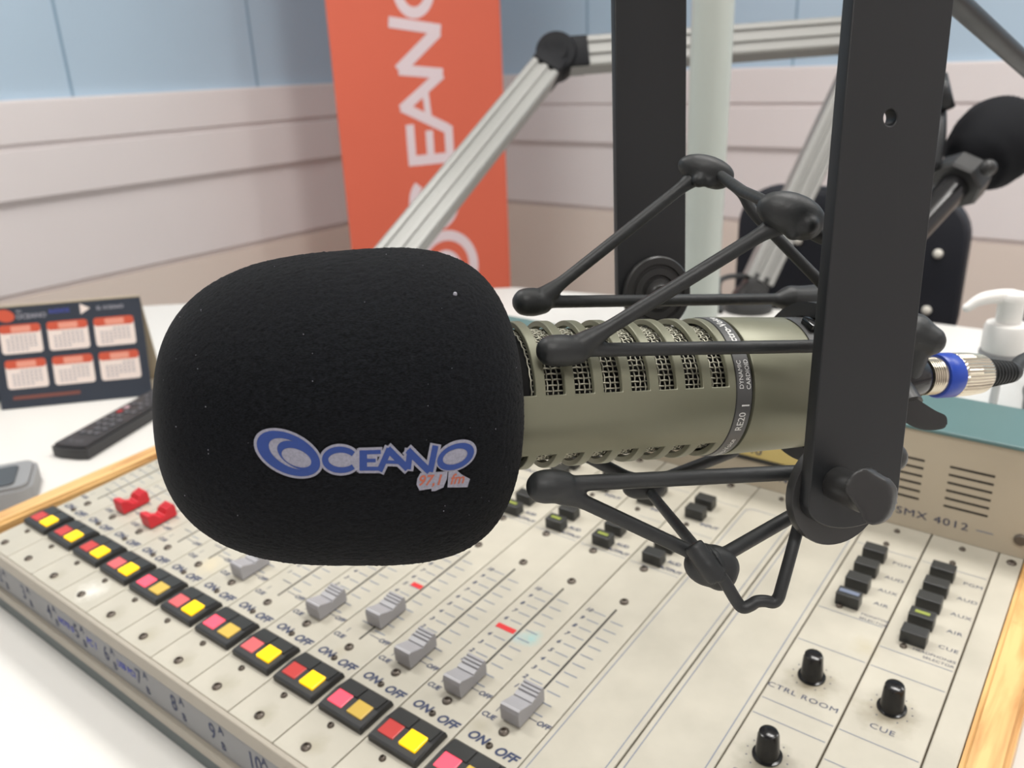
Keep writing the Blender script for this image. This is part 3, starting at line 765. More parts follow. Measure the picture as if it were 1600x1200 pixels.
Estr = [([(790, 222), (790, 352)], 50), ([(770, 236), (905, 232)], 26), ([(770, 287), (872, 287)], 24), ([(770, 340), (900, 340)], 26)]
Astr = [([(895, 356), (962, 212)], 40), ([(950, 212), (1082, 342)], 44), ([(940, 296), (1040, 300)], 22)]
Nstr = [([(1082, 345), (1098, 222)], 40), ([(1082, 222), (1225, 365)], 44), ([(1228, 366), (1264, 198)], 40)]
Carc = ell(643, 284, 103, 66, 2, 40, 36, 322)
letters = [stroke(p, w_) for p, w_ in Estr + Astr + Nstr]
fat = [stroke([tuple(Vector(p[0]) + (Vector(p[0]) - Vector(p[1])).normalized() * 11), tuple(Vector(p[1]) + (Vector(p[1]) - Vector(p[0])).normalized() * 11)], w_ + 34) for p, w_ in Estr + Astr + Nstr]
i_ = 0
for lp in [ell(296, 252, 240, 140, 22), ell(640, 284, 138, 102, 2), ell(1402, 272, 142, 96, -18)] + fat: press([lp], .62 + .003 * i_, 'logosilver', 'logo_backing'); i_ += 1
press([ell(298, 252, 221, 124, 22), ell(318, 252, 160, 80, 24)], .72, 'logoblue', 'logo_swirl')
press([ell(366, 262, 150, 78, 24), ell(352, 274, 102, 54, 20)], .74, 'logoblue', 'logo_swirl')
press([stroke(Carc, [34 + 8 * math.sin(math.pi * i / 40) for i in range(41)])], .72, 'logoblue', 'logo_letter')
for i, lp in enumerate(letters): press([lp], .72 + .004 * i, 'logoblue', 'logo_letter')
press([ell(1398, 277, 128, 80, -18), ell(1394, 276, 84, 48, -14)], .76, 'logoblue', 'logo_letter')
for lp in ([(1165, 372), (1345, 368), (1340, 420), (1318, 478), (1262, 500), (1240, 500), (1238, 482), (1160, 492), (1140, 450), (1145, 410)], [(1350, 372), (1400, 362), (1440, 400), (1496, 436), (1480, 492), (1345, 480)]): press([lp], .66, 'logosilver', 'logo_backing')
def logo_text(s, x, y, size, wd):
    me = text_mesh(s, size, shear=.28, bold=2.0, sx=wd, align='LEFT'); b2 = B(); b2.from_mesh(me); bmesh.ops.triangulate(b2, faces=b2.faces)
    bmesh.ops.subdivide_edges(b2, edges=[e for e in b2.edges if e.calc_length() > 30], cuts=1)
    for v in b2.verts:
        X_, Y_ = x + v.co.x, y - v.co.y; w_ = HM[6] * X_ + HM[7] * Y_ + 1
        q = ((HM[0] * X_ + HM[1] * Y_ + HM[2]) / w_, (HM[3] * X_ + HM[4] * Y_ + HM[5]) / w_)
        P = FMi @ ((LC + LX_ * q[0] + LY_ * q[1]) * mm); G = (FMi.to_3x3() @ LG).normalized()
        hit, nn, _, _ = bvh.ray_cast(P + G * .03, -G); hit = hit or P; v.co = hit + G * .78 * mm
    m_ = bpy.data.meshes.new('lt'); b2.to_mesh(m_); b2.free(); add('logo_frequency', m_, 'logoorange', foam)
logo_text('97,1', 1146, 428, 100, .95); logo_text('fm', 1362, 430, 100, .95)

# ------------------------------------------------------------------ shock mount
sm = thing('shock_mount', 'black shock mount with flat yoke arms and rubber covered rods around the microphone', 'shock mount', mw=ML @ Matrix.Translation((.09, 0, 0)))
SMI = (ML @ Matrix.Translation((.09, 0, 0))).inverted()
def sadd(name, bm, m, smooth=True, remesh=0):
    """world-space mesh -> part of the mount"""
    bmesh.ops.transform(bm, matrix=SMI, verts=bm.verts)
    if remesh:
        me = bpy.data.meshes.new('r'); bm.to_mesh(me); bm.free(); t_ = bpy.data.objects.new('r', me); COL.objects.link(t_)
        rm = t_.modifiers.new('r', 'REMESH'); rm.mode = 'VOXEL'; rm.voxel_size = remesh
        s_ = t_.modifiers.new('s', 'SMOOTH'); s_.iterations = 7; s_.factor = .5
        bpy.context.view_layer.update(); me = baked(t_); bpy.data.objects.remove(t_); smooth = 'all'
        return add(name, me, m, sm, smooth='all')
    return add(name, bm, m, sm, smooth=smooth)
r = .0028
def cam3(x, y, z): return CPOS + (RC[0] * x + RC[1] * y + RC[2] * z) * mm
def C2(v): return RC[0] * v[0] + RC[1] * v[1] + RC[2] * v[2]
dax = ML.to_3x3() @ Vector((1, 0, 0))
def Lp(a, b, c): return ML @ Vector((a * mm, b * mm, c * mm))
n1, n1e = at(822, 472, .325), at(1300, 466, .395)
n2, n2e = at(862, 548, .276), at(1330, 540, .302)
n3, n3e = at(848, 758, .270), at(1310, 735, .292)
n4, n4e = Lp(2, -30, -28), Lp(130, -38, -30)
P1, P2, P3, P4 = at(1100, 265, .338), at(1236, 337, .275), at(1108, 878, .285), at(1006, 760, .352)
def rod(a, b, ra=r, n=14): 
    pts = [a.lerp(b, i / (n - 1)) for i in range(n)]; return tube(B(), pts, ra, 12)
def boot(bm, a, dirv, ln, rr): tube(bm, [a, a + dirv * ln * .5, a + dirv * ln], [rr, rr * 1.02, rr * .92], 16, round_ends=True)
def arm_(bm, a, b, ra=.0026, f0=.0042, f1=.0042, mid=None):
    n = 24; pts = []
    for i in range(n):
        t = i / (n - 1); p = a.lerp(b, t)
        if mid: p = p + mid * (4 * t * (1 - t))
        pts.append(p)
    tube(bm, pts, rtaper(n, (0, f0), (.16, ra), (.84, ra), (1, f1)), 12)
# upper far loop
def upv(k): return C2((0, -1, 0)) * k * mm
bm = B(); d1 = (n1e - n1).normalized(); boot(bm, n1, d1, .0065, .0056); tube(bm, [n1.lerp(n1e, i / 12) for i in range(13)], .00265, 12); arm_(bm, n1 + d1 * .005, P1, .0026, .0046, .0046)
d1e = at(1262, 467, .388); tube(bm, smoothpath([at(1212, 469, .380), at(1232, 467, .383), at(1255, 467, .386), at(1290, 462, .392), at(1320, 450, .396)], 4), [.003 + .0032 * min(1, i / 4) for i in range(17)], 14, round_ends=True)
sadd('suspension_rod', bm, 'rubber', remesh=.0007)
# upper near loop
bm = B(); d2 = (n2e - n2).normalized(); boot(bm, n2, d2, .0085, .0054); tube(bm, [n2.lerp(n2e, i / 12) for i in range(13)], .0025, 12); arm_(bm, n2 + d2 * .009 + upv(1), P2, .0026, .0044, .0050)
sadd('suspension_rod', bm, 'rubber', remesh=.0007)
# lower near loop
bm = B(); d3 = (n3e - n3).normalized(); boot(bm, n3 + upv(-.5), d3, .0065, .0056); tube(bm, [n3.lerp(n3e, i / 12) for i in range(13)], .0028, 12); arm_(bm, n3 + d3 * .006 + upv(-2.2), P3 + upv(.5), .0026, .0046, .0042)
arm_(bm, P3 + upv(-.5), at(1262, 792, .300), .0027, .0078, .0030)
sadd('suspension_rod', bm, 'rubber', remesh=.0007)
# lower far loop
bm = B(); d4 = (n4e - n4).normalized(); boot(bm, n4, d4, .0065, .0056); tube(bm, [n4.lerp(n4e, i / 12) for i in range(13)], .0027, 12); arm_(bm, n4 + d4 * .005, P4, .0028, .0046, .0050)
arm_(bm, P4, at(1150, 704, .375), .0028, .0050, .0028)
sadd('suspension_rod', bm, 'rubber', remesh=.0007)
# cross wires between peaks
bm = B()
tube(bm, [P1 + C2((.012, .003, -.006)) * .4 + upv(-1), P1.lerp(P2, .5) + upv(-.5), P2 + upv(1)], .00215, 12)
tube(bm, smoothpath([P1 + C2((.006, .002, 0)), at(1158, 300, .338), at(1176, 330, .337), at(1215, 372, .336), at(1283, 442, .335), at(1330, 492, .335)], 6), .0023, 12)
sadd('cross_wire', bm, 'rubber')
bm = B(); tube(bm, smoothpath([P2 + C2((.004, .003, -.002)), at(1262, 357, .277), at(1290, 372, .280), at(1345, 392, .29)], 6), .0026, 12); sadd('cross_wire', bm, 'rubber')
bm = B()
path = [P4 + C2((.002, .002, -.004)), P4.lerp(P3, .5), P3 + C2((0, .001, -.005)), at(1130, 905, .277), at(1150, 938, .279), at(1160, 949, .279), at(1172, 946, .279), at(1182, 940, .279), at(1195, 939, .279), at(1208, 941, .279), at(1216, 934, .279), at(1222, 915, .279), at(1240, 850, .281), at(1256, 790, .284), at(1262, 770, .285)]
tube(bm, smoothpath(path, 5), .0021, 12); sadd('wire_loop', bm, 'rubber')
# moulded rubber peaks
def blob(name, c, ax, l, h, wd, extra=None):
    bm = B(); x = ax.normalized(); z = (C2((0, -1, 0)) - x * C2((0, -1, 0)).dot(x)).normalized(); y = z.cross(x)
    m3 = Matrix((x, y, z)).transposed()
    ball(bm, c, l, wd, h, m3, 24); 
    ball(bm, c + x * l * .35 - z * h * .2, l * .62, wd * .9, h * .9, m3, 20)
    if extra: extra(bm)
    sadd(name, bm, 'rubber', remesh=.0008)
blob('rubber_peak', at(1103, 266, .336), C2((.93, .28, -.1)), .0118, .0060, .006, lambda b: (ball(b, at(1092, 282, .333), .003), ball(b, at(1108, 285, .333), .0024)))
blob('rubber_peak', at(1236, 334, .273), C2((.94, .25, .1)), .0120, .0070, .0062, lambda b: (ball(b, at(1240, 362, .272), .0030), ball(b, at(1262, 352, .270), .0036)))
blob('rubber_peak', at(1112, 884, .284), C2((.95, .18, .1)), .0100, .0074, .0055, lambda b: (tube(b, [at(1082, 850, .279), at(1106, 885, .277), at(1122, 905, .277)], .0036, 12)))
blob('rubber_peak', at(1006, 760, .351), C2((.95, -.1, .1)), .0095, .0055, .0055)
# rear rubber nodes and clamp ring behind the near arm
bm = B(); tube(bm, smoothpath([at(1385, 515, .355), at(1422, 520, .350), at(1452, 532, .347)], 4), rtaper(9, (0, .0065), (.6, .0090), (1, .0066)), 14, round_ends=True); tube(bm, [at(1432, 545, .350), at(1415, 585, .355)], .006, 12, round_ends=True); sadd('rear_rubber_node', bm, 'rubber', remesh=.0008)
bm = B()
ri, ro = 27.2, 33
for (a0, a1) in ((0, 1),):
    lathe(bm, [(ri * mm, .122), (ro * mm, .122), (ro * mm, .136), (ri * mm, .136)], 64, 'x', mtx=ML)
    bm.faces.ensure_lookup_table()
    bmesh.ops.delete(bm, geom=[f for f in bm.faces if len(f.verts) > 4], context='FACES_ONLY')
    ring_in = B()
sadd('clamp_ring', bm, 'black')
bm = B()
for p in (n1e, n2e, n3e, n4e):
    q = MLi @ p; rr = math.hypot(q.y, q.z); e_ = Vector((.129, q.y / rr * .031, q.z / rr * .031)); tube(bm, [p, ML @ e_], .003, 10)
sadd('clamp_lug', bm, 'black')
# yoke arms: flat bars with rounded lower end
bN = Vector((.011, -.978, -.208)); bF = Vector((-.040, -.976, -.215))
def flat_bar(name, base_cam, b, length, hw, th, holes, low):
    x = C2((.9449, -.04, .325)); z = C2(b).normalized(); x = (x - z * x.dot(z)).normalized(); y = z.cross(x)
    lp = [(hw * math.cos(a), -low + hw * .55 * math.sin(a)) for a in [math.pi + math.pi * k / 20 for k in range(21)]]
    lp = [(px_ * mm, py_ * mm) for px_, py_ in lp] + [(hw * mm, length * mm), (-hw * mm, length * mm)]
    loops = [lp] + [ell(hx * mm, hz * mm, hr * mm, hr * mm, n=24) for hx, hz, hr in holes]
    me = fill_mesh(loops, (th / 2 - .5) * mm, .0005)
    me.transform(Matrix.Rotation(math.pi / 2, 4, 'X'))       # (x, 0, z)
    m4 = Matrix.Translation(cam3(*base_cam)) @ Matrix((x, y, z)).transposed().to_4x4()
    me.transform(m4); b2 = B(); b2.from_mesh(me); o = sadd(name, b2, 'black', smooth=True); return m4
mN = flat_bar('yoke_arm', (111, 34, 273), bN, 225, 17.6, 4.8, [(-1, 116, 2.9)], 3)
mF = flat_bar('yoke_arm', (66.5, -44.7, 400), bF, 245, 17.5, 4.2, [], 0)
# yoke bridge across the tops
tN = mN @ Vector((0, 0, .222)); tF = mF @ Vector((0, 0, .242))
bm = B(); x = mN.to_3x3() @ Vector((1, 0, 0)); y = (tF - tN); ly = y.length; y.normalize(); z = x.cross(y).normalized(); x = y.cross(z)
m4 = Matrix.Translation((tN + tF) / 2) @ Matrix((x, y, z)).transposed().to_4x4()
box(bm, -.018, .018, -ly / 2 - .001, ly / 2 + .001, -.002, .002, .0008); bmesh.ops.transform(bm, matrix=m4, verts=bm.verts); sadd('yoke_bridge', bm, 'black')
# round pads on the inner faces, knobs outside
def disc(name, m4, c, prof, m='blackplastic', side=1):
    bm = B(); mt = m4 @ Matrix.Translation(Vector(c) * mm) @ Matrix.Rotation(-side * math.pi / 2, 4, 'X'); lathe(bm, [(a * mm, h * mm) for a, h in prof], 48, mtx=mt); return sadd(name, bm, m)
disc('pivot_pad', mN, (-2, 2.2, -2), [(18.5, 0), (18.8, .6), (18.8, 3.5), (17.5, 4.6), (0, 4.6)], side=1)
disc('pivot_pad', mF, (1.5, -2.2, -1), [(17.6, 0), (17.8, .6), (17.8, 2.2), (17, 3), (14, 3), (13.6, 2.2), (12.4, 2.2), (12, 3.1), (9, 3.3), (8.6, 2.6), (7.5, 2.6), (7, 4.2), (5, 4.5), (4, 5.5), (0, 5.5)], side=-1)
def ear(name, outline, z, push, m='blackplastic', extra=None, vs=.0008):
    # rounded paddle: outline given on a plane at depth z, thickened by push
    bm = B(); a = [bm.verts.new(at(x, y, z)) for x, y in outline]; f = bm.faces.new(a)
    r_ = bmesh.ops.extrude_face_region(bm, geom=[f])
    for g in r_['geom']:
        if isinstance(g, bmesh.types.BMVert): g.co += push
    bmesh.ops.recalc_face_normals(bm, faces=bm.faces)
    if extra: extra(bm)
    return sadd(name, bm, m, remesh=vs)
nrm = mN.to_3x3() @ Vector((0, -1, 0))
if nrm.dot(CPOS - tN) < 0: nrm = -nrm
wp = smoothpath([at(x, y, 1) - CPOS for x, y in ((1326, 745), (1334, 736), (1350, 731), (1366, 742), (1382, 750), (1391, 762), (1393, 778), (1389, 800), (1376, 818), (1360, 822), (1347, 815), (1339, 798), (1328, 782), (1318, 766), (1319, 752))], 3, closed=True)
def px2(v): return (800 + 1300 * v.dot(RC[0]) / v.dot(RC[2]), 600 + 1300 * v.dot(RC[1]) / v.dot(RC[2]))
ear('wing_nut', [px2(v) for v in wp], .2520, RC[0] * .0042 + RC[2] * .0040, extra=lambda b: tube(b, [at(1354, 776, .255), at(1354, 776, .255) - nrm * .0145], .0056, 20))
bm = B(); tube(bm, [at(1393, 714, .284), at(1392, 714, .292)], .0052, 20, round_ends=True); sadd('pivot_bolt', bm, 'blackplastic')
bm = B(); ol = smoothpath([Vector((x, y, 0)) for x, y in ((1404, 604), (1418, 612), (1440, 626), (1462, 640), (1477, 647), (1481, 655), (1472, 661), (1446, 662), (1422, 654), (1408, 640))], 3, closed=True)
vs = [bm.verts.new(at(v.x, v.y, .342)) for v in ol]; f = bm.faces.new(vs); bmesh.ops.recalc_face_normals(bm, faces=bm.faces)
r_ = bmesh.ops.extrude_face_region(bm, geom=[f]); nv = [g for g in r_['geom'] if isinstance(g, bmesh.types.BMVert)]
for v in nv: v.co += RC[1] * .0030 + RC[2] * .001
bmesh.ops.recalc_face_normals(bm, faces=bm.faces)
bmesh.ops.bevel(bm, geom=[e for e in bm.edges if len(e.link_faces) == 2 and e.calc_face_angle(0) > .9], offset=.0004, segments=2, affect='EDGES')
tube(bm, [at(1398, 600, .352), at(1420, 634, .3445)], .0060, 14)
sadd('rear_wing_nut', bm, 'blackplastic')

# ------------------------------------------------------------------ cable plug behind the microphone
pl = thing('cable_plug', 'silver cable plug with blue ring plugged into the rear of the microphone', 'cable plug', mw=ML @ Matrix.Translation((.19, 0, 0)))
def padd(name, prof, m, seg=48):
    bm = B(); lathe(bm, [(a * mm, (h - 190) * mm) for a, h in prof], seg, 'x'); return add(name, bm, m, pl, smooth=True)
padd('plug_collar', [(0, 156.5), (9.0, 156.6), (10.2, 162), (10.4, 172), (9.4, 180), (7.6, 184), (0, 184.1)], 'shiny')
prof = [(0, 184)]; h = 184.1
prof += [(8.4, h)]
for i in range(5): prof += [(8.4, h + .3), (8.1, h + .5), (8.1, h + .8), (8.4, h + 1.0)]; h += 1.2
prof += [(8.5, 191.8), (0, 191.9)]
padd('plug_nose', prof, 'nickel'); padd('blue_ring', [(0, 191.9), (9.5, 192), (10.0, 193), (10.0, 200), (9.4, 201), (0, 201)], 'blue')
bm = B(); seg = 80; rings = []
for rr, hh, k in ((9.2, 201, 0), (9.6, 202, 1), (9.5, 210, 1), (8.8, 217, 1), (8.2, 218.5, 0), (6.0, 219, 0)):
    rings.append([bm.verts.new(((hh - 190) * mm, (rr + (.22 if (j % 2 and k) else -.12 * k)) * mm * math.cos(2 * math.pi * j / seg), (rr + (.22 if (j % 2 and k) else -.12 * k)) * mm * math.sin(2 * math.pi * j / seg))) for j in range(seg)])
for a_, b2 in zip(rings, rings[1:]):
    for j in range(seg): bm.faces.new((a_[j], a_[(j + 1) % seg], b2[(j + 1) % seg], b2[j]))
bm.faces.new(rings[0][::-1]); bm.faces.new(rings[-1]); add('knurled_barrel', bm, 'nickel', pl)
prof = [(0, 218.6), (6.6, 218.7)]; h = 221
for i in range(7): prof += [(6.6 - .25 * i, h), (5.8 - .25 * i, h + .4), (5.8 - .25 * i, h + 1.1), (6.6 - .25 * i, h + 1.5)]; h += 2.2
prof += [(4.6, 238), (3.6, 240), (0, 240)]
padd('strain_relief', prof, 'rubber')
# the cable leaves to the right and drops to the desk
PI_ = (ML @ Matrix.Translation((.19, 0, 0))).inverted()
cp = [Lp(238, 0, 0), at(1600, 562, .392), at(1660, 545, .40), at(1740, 560, .42)]
pw = cp + [Vector((.62, .20, .16)), Vector((.68, .16, .0)), Vector((.72, .2, DZ + .008)), Vector((.8, .4, DZ + .004)), Vector((1.0, .6, DZ + .004))]
bm = B(); tube(bm, [PI_ @ p for p in smoothpath(pw, 8)], .0031, 12); add('cable', bm, 'rubber', pl, smooth='all')

# ------------------------------------------------------------------ support arm of the yoke
top = (tN + tF) / 2 + z * .002
sa = thing('microphone_stand', 'thin black tubular arm crossing the upper right corner, carrying the yoke', 'microphone arm', (0.95, .62, DZ))
SI = Matrix.Translation((-.95, -.62, -DZ))
q0 = at(1482, -8, .45); q1 = at(1612, 110, .56)
bm = B(); q2 = q1 + (q1 - q0) * 1.5
tube(bm, [SI @ p for p in [top + Vector((0, 0, .0085)), q0, q1, q2]], .0062, 16, round_ends=True); add('arm_tube', bm, 'black', sa, smooth='all')
bm = B(); tube(bm, [(0, 0, .012), (0, 0, (SI @ q2).z)], .010, 16); tube(bm, [(0, 0, (SI @ q2).z), SI @ q2], .0062, 12); add('post', bm, 'black', sa, smooth=True)
bm = B(); lathe(bm, [(.045, .0004), (.045, .010), (.040, .013), (0, .013)], 40); add('base', bm, 'black', sa, smooth=True)

# ------------------------------------------------------------------ white pole and articulated boom
px_, py_ = .0275, .75
t = thing('support_pole', 'pale grey vertical pole standing on the desk behind the console', 'pole', (px_, py_, DZ))
bm = B(); tube(bm, [(0, 0, .012), (0, 0, CEIL - DZ - .001)], .0235, 32); add('pole_tube', bm, 'pole', t, smooth=True)
bm = B(); lathe(bm, [(.05, .0005), (.05, .008), (.044, .012), (0, .012)], 40); add('base_flange', bm, 'pole', t, smooth=True)

def profile_arm(a, b, w_, h_, upd):
    """extruded aluminium section with grooves from a to b"""
    x = (b - a); L_ = x.length; x.normalize(); z_ = (upd - x * upd.dot(x)).normalized(); y_ = z_.cross(x); bm = B()
    pr_old = [(-.5, -.32), (-.36, -.5), (.36, -.5), (.5, -.32), (.5, -.12), (.40, -.08), (.40, .08), (.5, .12), (.5, .32), (.36, .5), (-.36, .5), (-.5, .32), (-.5, .12), (-.40, .08), (-.40, -.08), (-.5, -.12)]
    top_ = [(.5, .44), (.44, .5), (.30, .5), (.27, .41), (.12, .41), (.09, .5), (-.09, .5), (-.12, .41), (-.27, .41), (-.30, .5), (-.44, .5), (-.5, .44)]
    pr = top_ + [(-a_, -b_) for a_, b_ in top_]
    extr_x(bm, [(p[0] * w_, p[1] * h_) for p in pr], 0, L_)
    bmesh.ops.transform(bm, matrix=Matrix.Translation(a) @ Matrix((x, y_, z_)).transposed().to_4x4(), verts=bm.verts); return bm
bb = on_level(1168, 484, DZ); bb.z = DZ
bo = thing('boom_stand', 'jointed silver aluminium boom arm with black elbow, in front of the orange banner', 'boom arm', tuple(bb))
BI = Matrix.Translation(-bb)
def badd(name, bm, m, **k): bmesh.ops.transform(bm, matrix=BI, verts=bm.verts); return add(name, bm, m, bo, **k)
zb = (bb - CPOS).dot(RC[2])
e0 = at(1183, 440, zb); e1 = at(1366, 52, zb * .98); e2 = at(868, 90, zb * .95); e3 = at(560, 472, zb * .74)
upc = C2((0, -1, 0)); towards = -RC[2]
badd('lower_tube', profile_arm(e0, e1, .046, .046, towards), 'alu'); badd('upper_tube', profile_arm(e1, e2, .048, .042, towards), 'alu')
badd('fore_tube', profile_arm(e2, e3, .046, .042, towards), 'alu')
def joint(c, ax, rr, w_, dirs):
    bm = B(); x = ax.normalized(); u_ = x.orthogonal().normalized(); mt = Matrix.Translation(c) @ Matrix((u_, x.cross(u_), x)).transposed().to_4x4()
    lathe(bm, [(rr * .5, -w_ * .58), (rr * .55, -w_ * .5), (rr * .9, -w_ * .5), (rr, -w_ * .42), (rr, w_ * .42), (rr * .9, w_ * .5), (rr * .55, w_ * .5), (rr * .5, w_ * .58), (rr * .3, w_ * .58), (0, w_ * .54)], 40, mtx=mt)
    for d in dirs:
        d = d.normalized(); y_ = x; z_ = d.cross(y_).normalized(); y_ = z_.cross(d)
        b2 = B(); box(b2, 0, rr * 1.55, -w_ * .42, w_ * .42, -rr * .74, rr * .74, .003); bmesh.ops.transform(b2, matrix=Matrix.Translation(c) @ Matrix((d, y_, z_)).transposed().to_4x4(), verts=b2.verts)
        m_ = bpy.data.meshes.new('j'); b2.to_mesh(m_); b2.free(); bm.from_mesh(m_)
    return bm
badd('elbow', joint(e2, towards, .032, .058, [e1 - e2, e3 - e2]), 'elbow', smooth=True)
badd('elbow', joint(e1, towards, .034, .058, [e0 - e1, e2 - e1]), 'elbow', smooth=True)
badd('lower_joint', joint(e0 + (e0 - e1).normalized() * .03, towards, .026, .05, [e1 - e0]), 'blackplastic', smooth=True)
bm = B(); lathe(bm, [(.04, .0005), (.04, .012), (.022, .02), (.018, .03), (0, .03)], 32, mtx=Matrix.Translation(bb)); badd('desk_clamp', bm, 'blackplastic', smooth=True)
lt = B(); dd = (e1 - e2).normalized(); 
mt = Matrix.Translation(e2 + dd * .105 + towards * .0212 + upc * .016) @ Matrix((dd, upc, dd.cross(upc))).transposed().to_4x4()
into(lt, text_mesh('TSL', .012, shear=.3, bold=.0004, sx=1.6), mt); badd('printed_mark', lt, 'greyprint')
# cable on the desk beside it
bm = B(); cq = [on_level(1115, 441, DZ + .10), on_level(1140, 436, DZ + .1), on_level(1165, 430, DZ + .1)]
tube(bm, smoothpath([Vector((px_ + .02, py_ + .02, .03)), at(1125, 439, 1.2), at(1160, 431, zb * .98), e0 + Vector((0, 0, .0))], 6), .004, 10); badd('signal_cable', bm, 'rubber', smooth='all')

# ------------------------------------------------------------------ second microphone
c2 = at(1552, 226, .86); h2 = at(1428, 358, .80)
ax = (c2 - h2).normalized()
m2 = thing('microphone', 'smaller black microphone with round foam head, behind the near yoke arm at right', 'microphone', tuple(h2))
def m2add(name, bm, m, **k): bmesh.ops.transform(bm, matrix=Matrix.Translation(-h2), verts=bm.verts); return add(name, bm, m, m2, **k)
u_ = ax.orthogonal().normalized(); FR = Matrix((u_, ax.cross(u_), ax)).transposed().to_4x4()
bm = B(); lathe(bm, [(.0, -.050), (.020, -.047), (.033, -.035), (.041, -.012), (.043, .006), (.040, .026), (.030, .041), (.015, .049), (0, .051)], 48, mtx=Matrix.Translation(c2) @ FR); bmesh.ops.subdivide_edges(bm, edges=[e for e in bm.edges], cuts=1, smooth=1); m2add('foam_head', bm, 'foamfar', smooth='all')
bm = B(); tube(bm, [h2 - ax * .02, h2, h2.lerp(c2, .60)], .0150, 32); m2add('barrel', bm, 'shiny', smooth=True)
cc = h2.lerp(c2, .56)
bm = B(); lathe(bm, [(.0155, -.013), (.024, -.013), (.026, -.010), (.026, .010), (.024, .013), (.0155, .013)], 8, mtx=Matrix.Translation(cc) @ FR); m2add('clip_collar', bm, 'blackplastic')
bm = B(); ball(bm, at(1544, 262, .80), .008); m2add('clip_knob', bm, 'blackplastic', smooth='all')
bm = B(); tube(bm, smoothpath([cc + C2((-.03, -.01, 0)), at(1462, 205, .84), at(1455, 140, .86), at(1410, 60, .9)], 6), .010, 14); tube(bm, [at(1462, 120, .84), at(1474, 172, .84)], .011, 14); m2add('clip_arm', bm, 'black', smooth='all')
bm = B(); tube(bm, smoothpath([h2 - ax * .02, at(1400, 430, .80), Vector((h2.x - .02, h2.y + .02, .02)), Vector((h2.x - .03, h2.y + .05, DZ + .012))], 6), .008, 14); lathe(bm, [(.05, DZ + .0005), (.05, DZ + .01), (.03, DZ + .014), (0, DZ + .014)], 32, mtx=Matrix.Translation((h2.x - .03, h2.y + .05, 0))); m2add('table_stand', bm, 'black', smooth=True)
lg = B(); pp = at(1594, 208, .80); 
me = fill_mesh([ell(0, 0, .009, .005, 30)]); sgn = (CPOS - c2).normalized(); X_ = C2((.9, -.3, .1)).normalized(); Z_ = sgn; Y_ = Z_.cross(X_).normalized(); X_ = Y_.cross(Z_)
hb = BVHTree.FromObject(bpy.data.objects['foam_head'], bpy.context.evaluated_depsgraph_get()) if False else None
into(lg, me, Matrix.Translation(c2 + C2((.026, -.012, -.0405)) ) @ Matrix((X_, Y_, Z_)).transposed().to_4x4()); m2add('printed_mark', lg, 'logosilver')

# ------------------------------------------------------------------ chair behind the desk
ch = thing('office_chair', 'dark office chair with studded back behind the desk at right', 'chair', (0.0, 1.47, FLOOR))
HF = -FLOOR
lp = rrect(-.205, .205, -.20 + HF, .082 + HF, .070, 8)
me = fill_mesh([lp], .012, .008); me.transform(Matrix.Rotation(math.pi / 2, 4, 'X'))
b2 = B(); b2.from_mesh(me)
for v in b2.verts: v.co.y += -.35 * v.co.x ** 2 
add('backrest', b2, 'chair', ch, smooth=True)
for sx_, sz in ((.168, -.012), (.163, -.118), (-.085, -.012), (.020, -.012), (-.085, -.118), (.028, -.118), (.02, .062)):
    st = B(); ball(st, (sx_, -.038, HF + sz), .0085, .005, .0085, seg=14); add('stud', st, 'chrome', ch, smooth='all')
add('seat', box(B(), -.24, .24, -.02, .46, .42, .49, .025, 3), 'chair', ch, smooth=True)
bm = B(); tube(bm, [(0, .22, .42), (0, .22, .1)], .025, 16); add('column', bm, 'blackplastic', ch, smooth=True)
bm = B(); tube(bm, [(0, .02, .48), (0, -.005, .60)], .022, 12); add('back_stem', bm, 'blackplastic', ch, smooth=True)
for k in range(5):
    a_ = 2 * math.pi * k / 5; bm = B(); tube(bm, [(0, .22, .11), (.26 * math.cos(a_), .22 + .26 * math.sin(a_), .06)], .018, 10); add('foot', bm, 'blackplastic', ch, smooth=True)
    bm = B(); ball(bm, (.26 * math.cos(a_), .22 + .26 * math.sin(a_), .0275), .027); add('caster', bm, 'blackplastic', ch, smooth='all')
bm = B(); box(bm, .265, .40, -.02, .30, HF - .185, HF - .150, .012, 3); box(bm, .30, .33, .1, .16, .45, HF - .18); box(bm, .22, .33, .1, .16, .43, .46); add('armrest', bm, 'blackplastic', ch, smooth=True)

# ------------------------------------------------------------------ roll-up banner in the corner
bl = Vector((-1.5264, 1.5475, FLOOR)); br = Vector((-1.3096, 2.0747, FLOOR))
bx = (br - bl); BW = bx.length; bx.normalize(); bn = Vector((bx.y, -bx.x, 0))
bt = thing('rollup_banner', 'tall orange roll-up banner with white OCEANO lettering, standing in the corner', 'banner', tuple((bl + br) / 2), (0, 0, math.atan2(bx.y, bx.x)))
def badd2(name, bm, m, **k): return add(name, bm, m, bt, **k)
ph = 2.05; 
bm = B(); box(bm, -BW / 2, BW / 2, -.0008, .0008, .08, ph); badd2('banner_sheet', bm, 'banner')
bm = B(); box(bm, -BW / 2 - .01, BW / 2 + .01, -.05, .05, .0005, .085, .02, 3); badd2('base_case', bm, 'alu', smooth=True)
bm = B(); box(bm, -BW / 2 - .003, BW / 2 + .003, -.008, .008, ph - .01, ph + .015, .003); badd2('top_bar', bm, 'alu')
bm = B(); tube(bm, [(0, .03, .05), (0, .006, ph)], .008, 12); badd2('back_pole', bm, 'alu', smooth=True)
